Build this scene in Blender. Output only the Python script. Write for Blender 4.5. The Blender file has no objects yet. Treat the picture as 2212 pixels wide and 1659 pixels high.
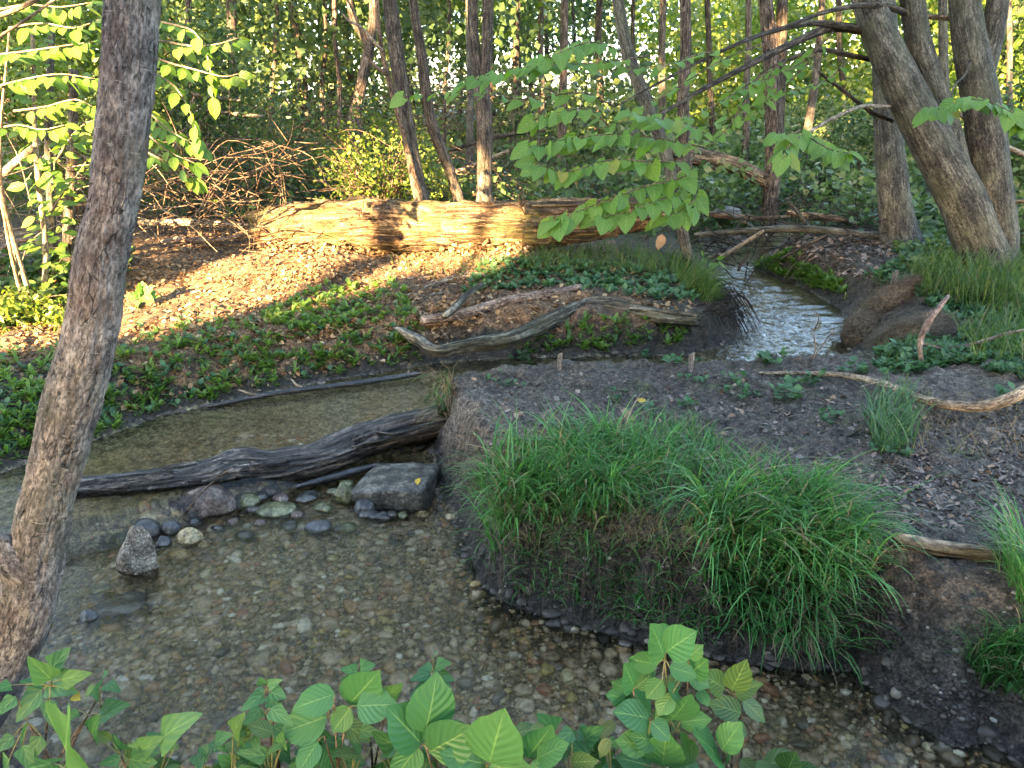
import bpy, math, random
import numpy as np
from mathutils import Vector, Matrix

rng = np.random.default_rng(11)
random.seed(5)
scene = bpy.context.scene
COL = scene.collection

# ------------------------------------------------------------------ camera
CAM_H, PITCH, FOC = 2.1, math.radians(20.5), 1661.0      # focal length in units of a 2212 px wide frame
cam_d = bpy.data.cameras.new("camera")
cam = bpy.data.objects.new("camera", cam_d)
COL.objects.link(cam)
cam.location = (0, 0, CAM_H)
cam.rotation_euler = (math.radians(90) - PITCH, 0, 0)
cam_d.sensor_width = 36.0
cam_d.lens = 36.0 * FOC / 2212.0
cam_d.clip_start, cam_d.clip_end = 0.05, 2000
scene.camera = cam

# ------------------------------------------------------------------ sky, sun, exposure
SUN_EL, SUN_AZ = math.radians(16), math.radians(24)       # behind the viewer, a little to the left
SUN = np.array([-math.sin(SUN_AZ) * math.cos(SUN_EL), -math.cos(SUN_AZ) * math.cos(SUN_EL), math.sin(SUN_EL)])
world = bpy.data.worlds.new("World")
scene.world = world
world.use_nodes = True
wn = world.node_tree
sky = wn.nodes.new("ShaderNodeTexSky")
sky.sky_type = 'NISHITA'
sky.sun_disc = False
sky.sun_elevation = SUN_EL
sky.sun_rotation = math.atan2(SUN[0], SUN[1])
sky.air_density, sky.dust_density, sky.ozone_density = 1.0, 1.7, 1.0
bg = wn.nodes["Background"]
bg.inputs["Strength"].default_value = 0.072
wn.links.new(sky.outputs[0], bg.inputs[0])
sun_d = bpy.data.lights.new("sun", 'SUN')
sun_d.energy, sun_d.angle, sun_d.color = 5.0, math.radians(0.5), (1.0, 0.67, 0.33)
sun_o = bpy.data.objects.new("sun", sun_d)
COL.objects.link(sun_o)
sun_o.rotation_euler = Vector(SUN).to_track_quat('Z', 'Y').to_euler()
sun_o.location = (-8, -16, 9)
vs = scene.view_settings
vs.view_transform, vs.look, vs.exposure, vs.gamma, vs.use_curve_mapping = 'Standard', 'None', 4.55, 1.0, False
scene.render.engine = 'CYCLES'
cy = scene.cycles
cy.use_denoising = True
cy.max_bounces, cy.diffuse_bounces, cy.glossy_bounces, cy.transmission_bounces, cy.transparent_max_bounces = 7, 3, 3, 5, 8
cy.sample_clamp_indirect = 6.0

# ------------------------------------------------------------------ pixels <-> place (pixels of the 2212 x 1659 view)
CP, SP = math.cos(PITCH), math.sin(PITCH)
def ray(px, py):
    u = (np.asarray(px, float) - 1106.0) / FOC
    v = (829.5 - np.asarray(py, float)) / FOC
    return u, CP + v * SP, -SP + v * CP
def W(px, py, z):
    a, b, c = ray(px, py); t = (z - CAM_H) / c
    return np.array([a * t, b * t, z + 0 * t])
def D(px, py, y):
    a, b, c = ray(px, py); t = y / b
    return np.array([a * t, y + 0 * t, CAM_H + c * t])
def depth(p): return p[1] * CP - (p[2] - CAM_H) * SP
def size(pxw, p): return pxw / FOC * depth(p)

# ------------------------------------------------------------------ noise
def _h(ix, iy, iz, s):
    n = (ix * 73856093) ^ (iy * 19349663) ^ (iz * 83492791) ^ (s * 374761393)
    n = (n ^ (n >> 13)) * 1274126177 & 0xffffffff
    n = (n ^ (n >> 15)) * 668265263 & 0xffffffff
    return ((n ^ (n >> 16)) & 0xffff) / 32767.5 - 1.0
def vnoise(p, seed=0):
    p = np.asarray(p, float); i = np.floor(p).astype(np.int64); f = p - i; f = f * f * (3 - 2 * f)
    r = 0
    for a in (0, 1):
        wa = f[..., 0] if a else 1 - f[..., 0]
        for b in (0, 1):
            wb = f[..., 1] if b else 1 - f[..., 1]
            for c in (0, 1):
                wc = f[..., 2] if c else 1 - f[..., 2]
                r = r + wa * wb * wc * _h(i[..., 0] + a, i[..., 1] + b, i[..., 2] + c, seed)
    return r
def fbm(p, o=4, seed=0, g=0.5):
    p = np.asarray(p, float); r = 0; a = 1.0; t = 0
    for k in range(o):
        r = r + a * vnoise(p * 2.03 ** k, seed + k * 17); t += a; a *= g
    return r / t
def P3(x, y, z=0.0): return np.stack([x, y, np.zeros_like(x) + z], -1)

# ------------------------------------------------------------------ mesh helpers
def mesh_np(name, V, Fs, rnd=None, luv=None, smooth=True, col=None, extra=None):
    me = bpy.data.meshes.new(name)
    V = np.asarray(V, np.float32); me.vertices.add(len(V)); me.vertices.foreach_set("co", V.ravel())
    if isinstance(Fs, np.ndarray): Fs = [Fs]
    Fs = [np.asarray(f, np.int32) for f in Fs if len(f)]
    li = np.concatenate([f.ravel() for f in Fs]); tot = np.concatenate([np.full(len(f), f.shape[1], np.int32) for f in Fs])
    me.loops.add(len(li)); me.loops.foreach_set("vertex_index", li)
    me.polygons.add(len(tot))
    st = np.zeros(len(tot), np.int32); st[1:] = np.cumsum(tot)[:-1]
    me.polygons.foreach_set("loop_start", st); me.polygons.foreach_set("loop_total", tot)
    me.polygons.foreach_set("use_smooth", np.full(len(tot), smooth, bool))
    if rnd is not None:
        a = me.attributes.new("rnd", 'FLOAT', 'POINT'); a.data.foreach_set("value", np.asarray(rnd, np.float32))
    if luv is not None:
        a = me.attributes.new("luv", 'FLOAT_VECTOR', 'POINT'); a.data.foreach_set("vector", np.asarray(luv, np.float32).ravel())
    if col is not None:
        c4 = np.ones((len(V), 4), np.float32); c4[:, :3] = col
        a = me.attributes.new("gcol", 'FLOAT_COLOR', 'POINT'); a.data.foreach_set("color", c4.ravel())
    if extra is not None:
        for k, v in extra.items():
            a = me.attributes.new(k, 'FLOAT', 'POINT'); a.data.foreach_set("value", np.asarray(v, np.float32))
    me.update(calc_edges=True); me.validate()
    return me
def link(name, me, mat, parent=None, loc=(0, 0, 0)):
    o = bpy.data.objects.new(name, me); COL.objects.link(o); o.location = loc
    if me is not None and mat is not None and len(me.materials) == 0: me.materials.append(mat)
    if parent is not None: o.parent = parent
    return o
def tag(o, label, cat, group=None, kind=None):
    o['label'] = label
    if cat: o['category'] = cat
    if group: o['group'] = group
    if kind: o['kind'] = kind
    return o
def thing(name, label, cat, base, group=None):
    o = bpy.data.objects.new(name, None); COL.objects.link(o); o.location = tuple(base); o.empty_display_size = 0.1
    return tag(o, label, cat, group)
def joinm(parts):
    V, Fs, R, L, off = [], {}, [], [], 0
    for (v, fs, r, l) in parts:
        V.append(v); R.append(r); L.append(l)
        for f in (fs if isinstance(fs, list) else [fs]):
            if len(f): Fs.setdefault(f.shape[1], []).append(f + off)
        off += len(v)
    return np.concatenate(V), [np.concatenate(x) for x in Fs.values()], np.concatenate(R), np.concatenate(L)
def put(name, m, mat, parent=None, base=(0, 0, 0), smooth=True):
    """mesh data in place coordinates -> object whose origin is base (the thing's own foot)"""
    V, Fs, R, L = m
    me = mesh_np(name, V - np.asarray(base), Fs, R, L, smooth)
    return link(name, me, mat, parent, (0, 0, 0) if parent is not None else tuple(base))

def catmull(P, sub):
    P = np.asarray(P, float)
    if len(P) < 3: return np.array([P[0] + (P[-1] - P[0]) * t for t in np.linspace(0, 1, sub + 1)])
    Q = np.vstack([2 * P[0] - P[1], P, 2 * P[-1] - P[-2]]); out = []
    for i in range(1, len(Q) - 2):
        p0, p1, p2, p3 = Q[i - 1], Q[i], Q[i + 1], Q[i + 2]
        for t in np.arange(sub) / sub:
            out.append(0.5 * (2 * p1 + (p2 - p0) * t + (2 * p0 - 5 * p1 + 4 * p2 - p3) * t * t + (3 * p1 - p0 - 3 * p2 + p3) * t ** 3))
    out.append(P[-1]); return np.array(out)
def tube(P, R, seg=10, sub=4, rough=0.0, freq=1.5, along=3.0, seed=0, cap=True, fine=0.0, squash=1.0, ragged=0.0, grain=0.0, gf=6.0):
    R = np.broadcast_to(np.asarray(R, float), (len(P),))
    C = catmull(np.c_[np.asarray(P, float), R], sub); c, r = C[:, :3], np.maximum(C[:, 3], 1e-4)
    T = np.gradient(c, axis=0); T /= np.linalg.norm(T, axis=1)[:, None] + 1e-9
    n = np.cross(T[0], [0.3, 0.2, 1.0]); 
    if np.linalg.norm(n) < 1e-3: n = np.cross(T[0], [1.0, 0, 0])
    n /= np.linalg.norm(n); N = [n]
    for i in range(1, len(c)):
        n = n - T[i] * np.dot(n, T[i]); n /= np.linalg.norm(n) + 1e-9; N.append(n)
    N = np.array(N); B = np.cross(T, N)
    s = np.r_[0, np.cumsum(np.linalg.norm(np.diff(c, axis=0), axis=1))]
    a = np.arange(seg) / seg * 2 * np.pi
    ca, sa = np.cos(a), np.sin(a)
    rr = np.repeat(r[:, None], seg, 1)
    q = np.stack([ca[None] * freq + 0 * rr, sa[None] * freq + 0 * rr, s[:, None] * along + 0 * rr], -1)
    if rough: rr = rr * (1 + rough * fbm(q + seed * 7.3, 3, seed))
    if fine: rr = rr * (1 + fine * fbm(q * np.array([4, 4, 2.0]) + seed * 3.1, 3, seed + 5))
    if grain:
        gq = q * np.array([gf, gf, .55]) / freq + seed * 1.7; gq = gq + .6 * vnoise(gq * .7, seed + 3)[..., None]
        rr = rr * (1 + grain * (1 - 2.4 * np.abs(vnoise(gq, seed + 4)) + .5 * vnoise(gq * 2.1, seed + 6)))
    off = N[:, None] * (ca[None, :, None] * rr[..., None]) + B[:, None] * (sa[None, :, None] * rr[..., None] * squash)
    V = c[:, None] + off
    if ragged:
        k = ragged * vnoise(np.stack([ca * 2.5, sa * 2.5, 0 * ca + seed], -1), seed + 9)
        V[-1] += T[-1] * k[:, None]; V[0] += T[0] * k[::-1, None]
    m = len(c); V = V.reshape(-1, 3)
    i, j = np.meshgrid(np.arange(m - 1), np.arange(seg), indexing='ij'); j2 = (j + 1) % seg
    F = [np.stack([i * seg + j, i * seg + j2, (i + 1) * seg + j2, (i + 1) * seg + j], -1).reshape(-1, 4)]
    luv = np.stack([np.repeat(r[:, None], seg, 1) * ca, np.repeat(r[:, None], seg, 1) * sa, np.repeat(s[:, None], seg, 1)], -1).reshape(-1, 3)
    if cap:
        k = len(V); V = np.vstack([V, c[0] - T[0] * r[0] * 0.1, c[-1] + T[-1] * r[-1] * 0.1])
        jj = np.arange(seg); j2 = (jj + 1) % seg
        F.append(np.vstack([np.stack([0 * jj + k, j2, jj], -1), np.stack([0 * jj + k + 1, (m - 1) * seg + jj, (m - 1) * seg + j2], -1)]))
        luv = np.vstack([luv, [[0, 0, 0]], [[0, 0, s[-1]]]])
    return V, F, np.full(len(V), (seed * 0.37) % 1.0), luv

def rand_dirs(n):
    d = rng.normal(size=(n, 3)); return d / np.linalg.norm(d, axis=1)[:, None]
def norm(v): return v / (np.linalg.norm(v, axis=-1, keepdims=True) + 1e-9)
def kites(pos, size, up=0.6, asp=0.36, rnd=None, hexa=False, flat=None, nrm=None):
    n = len(pos); size = np.broadcast_to(np.asarray(size, float), (n,))[:, None]
    N = norm(rand_dirs(n) + np.array([0, 0, up])) if nrm is None else norm(nrm)
    A = norm(np.cross(N, rand_dirs(n))); S = np.cross(A, N)
    fold = rng.uniform(0.02, 0.16, (n, 1))
    if hexa:
        pts = [(0, 0, 0), (-asp * .85, .28, 1), (-asp * .8, .62, 1), (0, 1, -.7), (asp * .8, .62, 1), (asp * .85, .28, 1)]
        F0 = np.array([[0, 2, 1], [0, 3, 2], [0, 4, 3], [0, 5, 4]])
    else:
        pts = [(0, 0, 0), (-asp, .45, 1), (0, 1, -.5), (asp, .45, 1)]
        F0 = np.array([[0, 2, 1], [0, 3, 2]])
    V = np.stack([pos + (A * y + S * x + N * (fold * z)) * size for (x, y, z) in pts], 1)
    k = len(pts)
    F = (F0[None] + (np.arange(n) * k)[:, None, None]).reshape(-1, 3)
    r = rng.random(n) if rnd is None else rnd
    luv = np.tile(np.array([(x / asp, y, 0) for (x, y, z) in pts]), (n, 1))
    return V.reshape(-1, 3), [F], np.repeat(r, k), luv
def blades(base, lean, L, wdt, th0, th1, rnd=None, seg=5):
    """curved tapering strips; lean = heading angle of each blade, th0/th1 angle from upright at foot / tip"""
    n = len(base); L = np.broadcast_to(np.asarray(L, float), (n,)); wdt = np.broadcast_to(np.asarray(wdt, float), (n,))
    hd = np.stack([np.cos(lean), np.sin(lean), 0 * lean], -1)
    tw = lean + np.pi / 2 + rng.normal(0, .5, n); sd = np.stack([np.cos(tw), np.sin(tw), 0 * tw], -1)
    p = np.array(base, float); V = []; LU = []
    for k in range(seg + 1):
        s = k / seg; w = wdt * (1 - s ** 2.2) * .5 + 2e-4
        V += [p - sd * w[:, None], p + sd * w[:, None]]
        LU += [np.stack([0 * w - 1, 0 * w + s, 0 * w], -1), np.stack([0 * w + 1, 0 * w + s, 0 * w], -1)]
        th = th0 + (th1 - th0) * s
        p = p + (hd * np.sin(th)[:, None] + np.array([0, 0, 1.0]) * np.cos(th)[:, None]) * (L / seg)[:, None]
    V = np.stack(V, 1); k2 = 2 * (seg + 1)
    F0 = np.array([[2 * i, 2 * i + 1, 2 * i + 3, 2 * i + 2] for i in range(seg)])
    F = (F0[None] + (np.arange(n) * k2)[:, None, None]).reshape(-1, 4)
    r = rng.random(n) if rnd is None else rnd
    return V.reshape(-1, 3), [F], np.repeat(r, k2), np.stack(LU, 1).reshape(-1, 3)
def inpoly(x, y, poly):
    poly = np.asarray(poly, float); r = np.zeros(np.shape(x), bool); j = len(poly) - 1
    for i in range(len(poly)):
        xi, yi = poly[i]; xj, yj = poly[j]
        r ^= ((yi > y) != (yj > y)) & (x < (xj - xi) * (y - yi) / (yj - yi + 1e-12) + xi); j = i
    return r

# ------------------------------------------------------------------ materials
def newmat(name):
    m = bpy.data.materials.new(name); m.use_nodes = True; nt = m.node_tree
    b = nt.nodes["Principled BSDF"]; return m, nt, b
def nd(nt, t, **kw):
    n = nt.nodes.new("ShaderNode" + t)
    for k, v in kw.items():
        if k in ('operation', 'blend_type', 'data_type', 'attribute_name', 'feature', 'noise_dimensions', 'interpolation_type', 'attribute_type', 'use_clamp', 'wave_type', 'bands_direction'): setattr(n, k, v)
        else: n.inputs[k.replace('_', ' ')].default_value = v
    return n
def ramp(nt, fac, stops, const=False):
    r = nt.nodes.new("ShaderNodeValToRGB"); e = r.color_ramp.elements
    while len(e) < len(stops): e.new(0.5)
    for i, (p, c) in enumerate(stops):
        e[i].position = p; e[i].color = (*c, 1) if len(c) == 3 else c
    if const: r.color_ramp.interpolation = 'CONSTANT'
    nt.links.new(fac, r.inputs[0]); return r.outputs[0]
def mixc(nt, fac, a, b, mode='MIX'):
    n = nt.nodes.new("ShaderNodeMix"); n.data_type = 'RGBA'; n.blend_type = mode
    for s, v in ((n.inputs[0], fac), (n.inputs[6], a), (n.inputs[7], b)):
        if isinstance(v, (int, float)): s.default_value = v
        elif isinstance(v, tuple): s.default_value = (*v, 1)
        else: nt.links.new(v, s)
    return n.outputs[2]
def math_(nt, op, a, b=0.0, c=None):
    n = nt.nodes.new("ShaderNodeMath"); n.operation = op
    for s, v in zip(n.inputs, (a, b, c)):
        if v is None: continue
        if isinstance(v, (int, float)): s.default_value = v
        else: nt.links.new(v, s)
    return n.outputs[0]
def bump(nt, b, h, strength=0.5, dist=0.01, prev=None):
    n = nt.nodes.new("ShaderNodeBump"); n.inputs["Strength"].default_value = strength; n.inputs["Distance"].default_value = dist
    nt.links.new(h, n.inputs["Height"])
    if prev is not None: nt.links.new(prev, n.inputs["Normal"])
    nt.links.new(n.outputs[0], b.inputs["Normal"]); return n.outputs[0]
def mapped(nt, vec, sc):
    n = nt.nodes.new("ShaderNodeMapping"); n.inputs["Scale"].default_value = sc; nt.links.new(vec, n.inputs[0]); return n.outputs[0]
def attr(nt, name): 
    n = nt.nodes.new("ShaderNodeAttribute"); n.attribute_name = name; return n
def noise(nt, vec, sc, det=4, rough=.55, dist=0.0):
    n = nt.nodes.new("ShaderNodeTexNoise"); n.inputs["Scale"].default_value = sc; n.inputs["Detail"].default_value = det
    n.inputs["Roughness"].default_value = rough; n.inputs["Distortion"].default_value = dist; nt.links.new(vec, n.inputs["Vector"]); return n.outputs[0]
def voro(nt, vec, sc, feature='F1', out=0):
    n = nt.nodes.new("ShaderNodeTexVoronoi"); n.feature = feature; n.inputs["Scale"].default_value = sc
    nt.links.new(vec, n.inputs["Vector"]); return n.outputs[out]

def leafmat(name, stops, trans=0.4, rough=0.45, src='attr', vein=None, spec=0.35, tcol=None, spots=0.0):
    m, nt, b = newmat(name)
    if src == 'attr': f = attr(nt, "rnd").outputs["Fac"]
    else: f = nt.nodes.new("ShaderNodeObjectInfo").outputs["Random"]
    c = ramp(nt, f, stops)
    lu = attr(nt, "luv").outputs["Vector"]
    if vein:
        sx = nt.nodes.new("ShaderNodeSeparateXYZ"); nt.links.new(lu, sx.inputs[0])
        au = math_(nt, 'ABSOLUTE', sx.outputs[0])
        q = math_(nt, 'MULTIPLY', math_(nt, 'SUBTRACT', sx.outputs[1], math_(nt, 'MULTIPLY', au, vein[1])), vein[0])
        w = math_(nt, 'SINE', math_(nt, 'MULTIPLY', q, 6.2832))
        w01 = math_(nt, 'MULTIPLY_ADD', w, 0.5, 0.5)
        c = mixc(nt, math_(nt, 'MULTIPLY', math_(nt, 'POWER', w01, 3.0), vein[2]), c, (0.30, 0.45, 0.10), 'MIX')
        mid = math_(nt, 'LESS_THAN', au, 0.035)
        c = mixc(nt, math_(nt, 'MULTIPLY', mid, 0.5), c, (0.28, 0.42, 0.12))
        bump(nt, b, w01, 0.25, 0.010)
    if spots:
        oc = nt.nodes.new("ShaderNodeTexCoord").outputs["Object"]
        oi = nt.nodes.new("ShaderNodeObjectInfo")
        va = nt.nodes.new("ShaderNodeVectorMath"); va.operation = 'ADD'
        nt.links.new(oc, va.inputs[0]); nt.links.new(oi.outputs["Location"], va.inputs[1])
        nz = noise(nt, va.outputs[0], 7.0, 3, .6)
        c = mixc(nt, math_(nt, 'MULTIPLY', ramp(nt, nz, [(0.62, (0, 0, 0)), (0.72, (1, 1, 1))]), spots), c, (0.16, 0.10, 0.03))
        c = mixc(nt, math_(nt, 'MULTIPLY', noise(nt, va.outputs[0], 2.2, 2), 0.35), c, (0.13, 0.19, 0.035))
    nt.links.new(c, b.inputs["Base Color"])
    b.inputs["Roughness"].default_value = rough; b.inputs["Specular IOR Level"].default_value = spec
    t = nt.nodes.new("ShaderNodeBsdfTranslucent")
    hs = nt.nodes.new("ShaderNodeHueSaturation"); hs.inputs["Hue"].default_value = 0.492; hs.inputs["Saturation"].default_value = 1.15; hs.inputs["Value"].default_value = 1.5
    nt.links.new(c, hs.inputs["Color"]); nt.links.new(hs.outputs[0], t.inputs[0])
    mx = nt.nodes.new("ShaderNodeMixShader"); mx.inputs[0].default_value = trans
    nt.links.new(b.outputs[0], mx.inputs[1]); nt.links.new(t.outputs[0], mx.inputs[2])
    nt.links.new(mx.outputs[0], nt.nodes["Material Output"].inputs[0]); return m

def barkmat(name, dark, mid, light, sc=30, stretch=0.22, bstr=0.8, bdist=0.012, moss=0.0, mosscol=(0.09, 0.10, 0.025), rough=0.85, lent=0.0, patch=None, plates=True, wet=0.0, topmoss=0.0, flaky=False):
    m, nt, b = newmat(name)
    v = attr(nt, "luv").outputs["Vector"]
    vs_ = mapped(nt, v, (1, 1, stretch))
    warp = nt.nodes.new("ShaderNodeTexNoise"); warp.inputs["Scale"].default_value = sc * .5; nt.links.new(vs_, warp.inputs["Vector"])
    wv = nt.nodes.new("ShaderNodeVectorMath"); wv.operation = 'MULTIPLY_ADD'
    nt.links.new(warp.outputs[1], wv.inputs[0]); wv.inputs[1].default_value = (1.2 / sc,) * 3; nt.links.new(vs_, wv.inputs[2])
    fz = noise(nt, vs_, sc * .75, 3, .5, .8)
    fm = noise(nt, vs_, sc * .5, 2)
    ridge = math_(nt, 'ADD', math_(nt, 'ABSOLUTE', math_(nt, 'SUBTRACT', fz, .5)), math_(nt, 'MULTIPLY', ramp(nt, fm, [(.42, (0, 0, 0)), (.62, (1, 1, 1))]), .06))
    crack = ramp(nt, ridge, [(0.0, (0, 0, 0)), (0.05, (1, 1, 1))])
    if flaky:
        edge = voro(nt, wv.outputs[0], sc * 1.25, 'DISTANCE_TO_EDGE')
        gap = ramp(nt, noise(nt, vs_, sc * .9, 2), [(.40, (0, 0, 0)), (.60, (1, 1, 1))])
        crack = ramp(nt, math_(nt, 'ADD', edge, math_(nt, 'MULTIPLY', gap, .10)), [(0.0, (0, 0, 0)), (0.055, (1, 1, 1))])
    n1 = noise(nt, vs_, sc * 1.3, 6, .65)
    n2 = noise(nt, v, 5.0, 4, .6)
    n3 = noise(nt, v, sc * 6, 3, .6)
    c = ramp(nt, n1, [(0.37, tuple(x * (.8 if flaky else .6) for x in dark)), (0.44, dark), (0.52, mid), (0.62, light)])
    nb_ = noise(nt, mapped(nt, v, (1, 1, .6)), 9, 3)
    c = mixc(nt, 1.0, c, ramp(nt, nb_, [(.38, (.62, .62, .64)), (.62, (1.3, 1.28, 1.24))]), 'MULTIPLY')
    nf_ = noise(nt, mapped(nt, v, (1, 1, .45)), sc * 2.6, 4, .7)
    c = mixc(nt, 1.0, c, ramp(nt, nf_, [(.39, (.42, .42, .43)), (.5, (.95, .95, .95)), (.61, (1.6, 1.58, 1.55))]), 'MULTIPLY')
    if patch: c = mixc(nt, math_(nt, 'MULTIPLY', ramp(nt, n2, [(0.52, (0, 0, 0)), (0.64, (1, 1, 1))]), 0.32), c, patch)
    if lent:
        vl = mapped(nt, v, (25, 25, 130)); l = noise(nt, vl, 1.0, 2)
        c = mixc(nt, math_(nt, 'MULTIPLY', ramp(nt, l, [(0.64, (0, 0, 0)), (0.70, (1, 1, 1))]), lent), c, (0.42, 0.38, 0.32))
    if plates: c = mixc(nt, 0.75 if flaky else 0.8, c, mixc(nt, crack, tuple(x * .35 for x in dark), c))
    if moss:
        n4 = noise(nt, v, 3.2, 5, .6)
        c = mixc(nt, math_(nt, 'MULTIPLY', ramp(nt, n4, [(0.46, (0, 0, 0)), (0.60, (1, 1, 1))]), moss), c, mosscol)
    if topmoss:
        ge = nt.nodes.new("ShaderNodeNewGeometry"); sz = nt.nodes.new("ShaderNodeSeparateXYZ"); nt.links.new(ge.outputs["Normal"], sz.inputs[0])
        k = math_(nt, 'MULTIPLY', ramp(nt, math_(nt, 'MULTIPLY_ADD', n2, 0.9, math_(nt, 'MULTIPLY', sz.outputs[2], 0.5)), [(0.62, (0, 0, 0)), (0.8, (1, 1, 1))]), topmoss)
        c = mixc(nt, k, c, mosscol)
    nt.links.new(c, b.inputs["Base Color"]); b.inputs["Roughness"].default_value = rough; b.inputs["Specular IOR Level"].default_value = 0.2
    if wet: b.inputs["Specular IOR Level"].default_value = 0.55
    h = math_(nt, 'ADD', math_(nt, 'MULTIPLY', n1, 0.8), math_(nt, 'MULTIPLY', n3, 0.25))
    if plates: h = math_(nt, 'ADD', h, math_(nt, 'MULTIPLY', crack, 0.8))
    bump(nt, b, h, bstr, bdist)
    return m

def rockmat(name, stops, sc=14, rough=0.7, bstr=0.6, speck=None, spec=0.4):
    m, nt, b = newmat(name)
    v = nt.nodes.new("ShaderNodeTexCoord").outputs["Object"]
    n1 = noise(nt, v, sc, 6, .65); c = ramp(nt, n1, [(.5 + (p - .5) * .5, c_) for p, c_ in stops])
    if speck:
        vd = voro(nt, v, speck[0]); c = mixc(nt, ramp(nt, vd, [(0.18, (1, 1, 1)), (0.3, (0, 0, 0))]), c, speck[1])
        bump(nt, b, math_(nt, 'SUBTRACT', n1, math_(nt, 'MULTIPLY', vd, .6)), bstr, 0.012)
    else: bump(nt, b, math_(nt, 'ADD', n1, math_(nt, 'MULTIPLY', noise(nt, v, sc * 5, 3), .4)), bstr, 0.015)
    c = mixc(nt, 1.0, c, ramp(nt, noise(nt, v, sc * 6, 4, .7), [(.4, (.5, .5, .5)), (.6, (1.5, 1.48, 1.45))]), 'MULTIPLY')
    nt.links.new(c, b.inputs["Base Color"]); b.inputs["Roughness"].default_value = rough; b.inputs["Specular IOR Level"].default_value = spec
    return m

M = {}
M['leaf_dogwood'] = leafmat('leaf_dogwood', [(0, (.042, .135, .043)), (.6, (.058, .17, .052)), (.97, (.075, .19, .055)), (1, (.15, .20, .05))], .25, .42, 'obj', (6.5, .42, .035))
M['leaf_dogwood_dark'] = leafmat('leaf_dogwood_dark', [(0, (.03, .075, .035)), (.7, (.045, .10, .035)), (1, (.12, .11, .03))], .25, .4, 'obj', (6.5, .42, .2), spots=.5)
M['leaf_night'] = leafmat('leaf_nightshade', [(0, (.04, .12, .045)), (.7, (.06, .16, .055)), (1, (.09, .18, .05))], .3, .5, 'obj', (3.5, .5, .12))
M['leaf_maple'] = leafmat('leaf_maple', [(0, (.05, .14, .032)), (1, (.07, .17, .04))], .3, .5, 'obj', (3, .6, .12))
M['leaf_linden'] = leafmat('leaf_linden', [(0, (.075, .175, .03)), (.55, (.11, .235, .042)), (.96, (.15, .26, .045)), (1, (.32, .26, .05))], .45, .42, 'obj', (4.5, .55, .22), spots=.5)
M['leaf_yellow'] = leafmat('leaf_yellow', [(0, (.55, .36, .05)), (1, (.60, .42, .06))], .3, .5, 'obj')
M['leaf_shrub'] = leafmat('leaf_shrub', [(0, (.06, .13, .02)), (.6, (.10, .19, .03)), (1, (.17, .22, .035))], .45, .4, 'obj', (4, .5, .1))
M['leaf_dead'] = leafmat('leaf_dead', [(0, (.10, .055, .035)), (.4, (.20, .12, .075)), (.75, (.29, .19, .13)), (1, (.34, .25, .19))], .15, .75, 'obj', spec=.15)
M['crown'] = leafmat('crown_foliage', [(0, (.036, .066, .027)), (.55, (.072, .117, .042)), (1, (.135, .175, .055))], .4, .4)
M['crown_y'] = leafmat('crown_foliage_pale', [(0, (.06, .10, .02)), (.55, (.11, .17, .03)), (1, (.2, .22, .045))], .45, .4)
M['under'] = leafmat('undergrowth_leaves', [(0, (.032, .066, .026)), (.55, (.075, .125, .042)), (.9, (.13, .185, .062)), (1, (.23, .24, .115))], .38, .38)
M['under_b'] = leafmat('undergrowth_brown', [(0, (.05, .035, .02)), (.5, (.09, .065, .035)), (.8, (.06, .09, .03)), (1, (.16, .12, .06))], .3, .6)
M['cover'] = leafmat('ground_cover_leaves', [(0, (.06, .125, .026)), (.6, (.115, .205, .042)), (1, (.20, .28, .06))], .42, .4)
M['ivy'] = leafmat('weed_leaves', [(0, (.045, .10, .05)), (.6, (.065, .14, .055)), (1, (.10, .17, .07))], .3, .5)
M['grass'] = leafmat('bank_grass', [(0, (.034, .11, .03)), (.55, (.07, .20, .05)), (.9, (.125, .29, .08)), (.92, (.26, .20, .12)), (1, (.32, .25, .15))], .3, .33)
M['grass_f'] = leafmat('far_grass', [(0, (.04, .085, .022)), (.8, (.08, .14, .035)), (.9, (.11, .15, .04)), (1, (.24, .19, .10))], .35, .45)
M['straw'] = leafmat('dry_grass', [(0, (.20, .14, .085)), (.6, (.27, .20, .12)), (1, (.16, .17, .06))], .3, .6)
M['litter'] = leafmat('leaf_litter', [(0, (.10, .05, .028)), (.45, (.24, .145, .075)), (.8, (.37, .25, .135)), (1, (.48, .36, .22))], .2, .7, spec=.2)
M['litter_g'] = leafmat('grey_litter', [(0, (.06, .05, .045)), (.5, (.17, .14, .12)), (.8, (.26, .21, .18)), (1, (.32, .20, .12))], .1, .7, spec=.2)
M['bark_fg'] = barkmat('bark_leaning_trunk', (.125, .105, .096), (.175, .150, .137), (.24, .212, .195), 42, .30, 1.0, .014, .3, (.10, .105, .065), patch=(.16, .085, .062), lent=.45, flaky=True)
M['bark_grey'] = barkmat('bark_grey', (.052, .049, .041), (.082, .077, .065), (.115, .108, .092), 34, .14, .6, .008, .3, (.11, .115, .07))
M['bark_brown'] = barkmat('bark_brown', (.06, .049, .039), (.10, .083, .066), (.145, .123, .10), 40, .12, .9, .014)
M['bark_shag'] = barkmat('bark_shaggy', (.05, .037, .03), (.11, .085, .068), (.20, .155, .125), 36, .14, 1.0, .02)
M['bark_dark'] = barkmat('bark_dark', (.03, .024, .018), (.06, .048, .036), (.10, .08, .06), 30, .15, .7, .012)
M['twig'] = barkmat('twig_brown', (.06, .04, .026), (.12, .082, .055), (.20, .145, .10), 60, .3, .3, .004, plates=False)
M['twig_pale'] = barkmat('twig_pale', (.13, .10, .07), (.22, .175, .125), (.32, .26, .19), 50, .3, .4, .005, plates=False)
M['log_sun'] = barkmat('rotten_log_wood', (.055, .032, .018), (.15, .092, .048), (.27, .185, .10), 26, .09, 1.0, .03, .6, (.15, .135, .05), plates=True, rough=.85)
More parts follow.
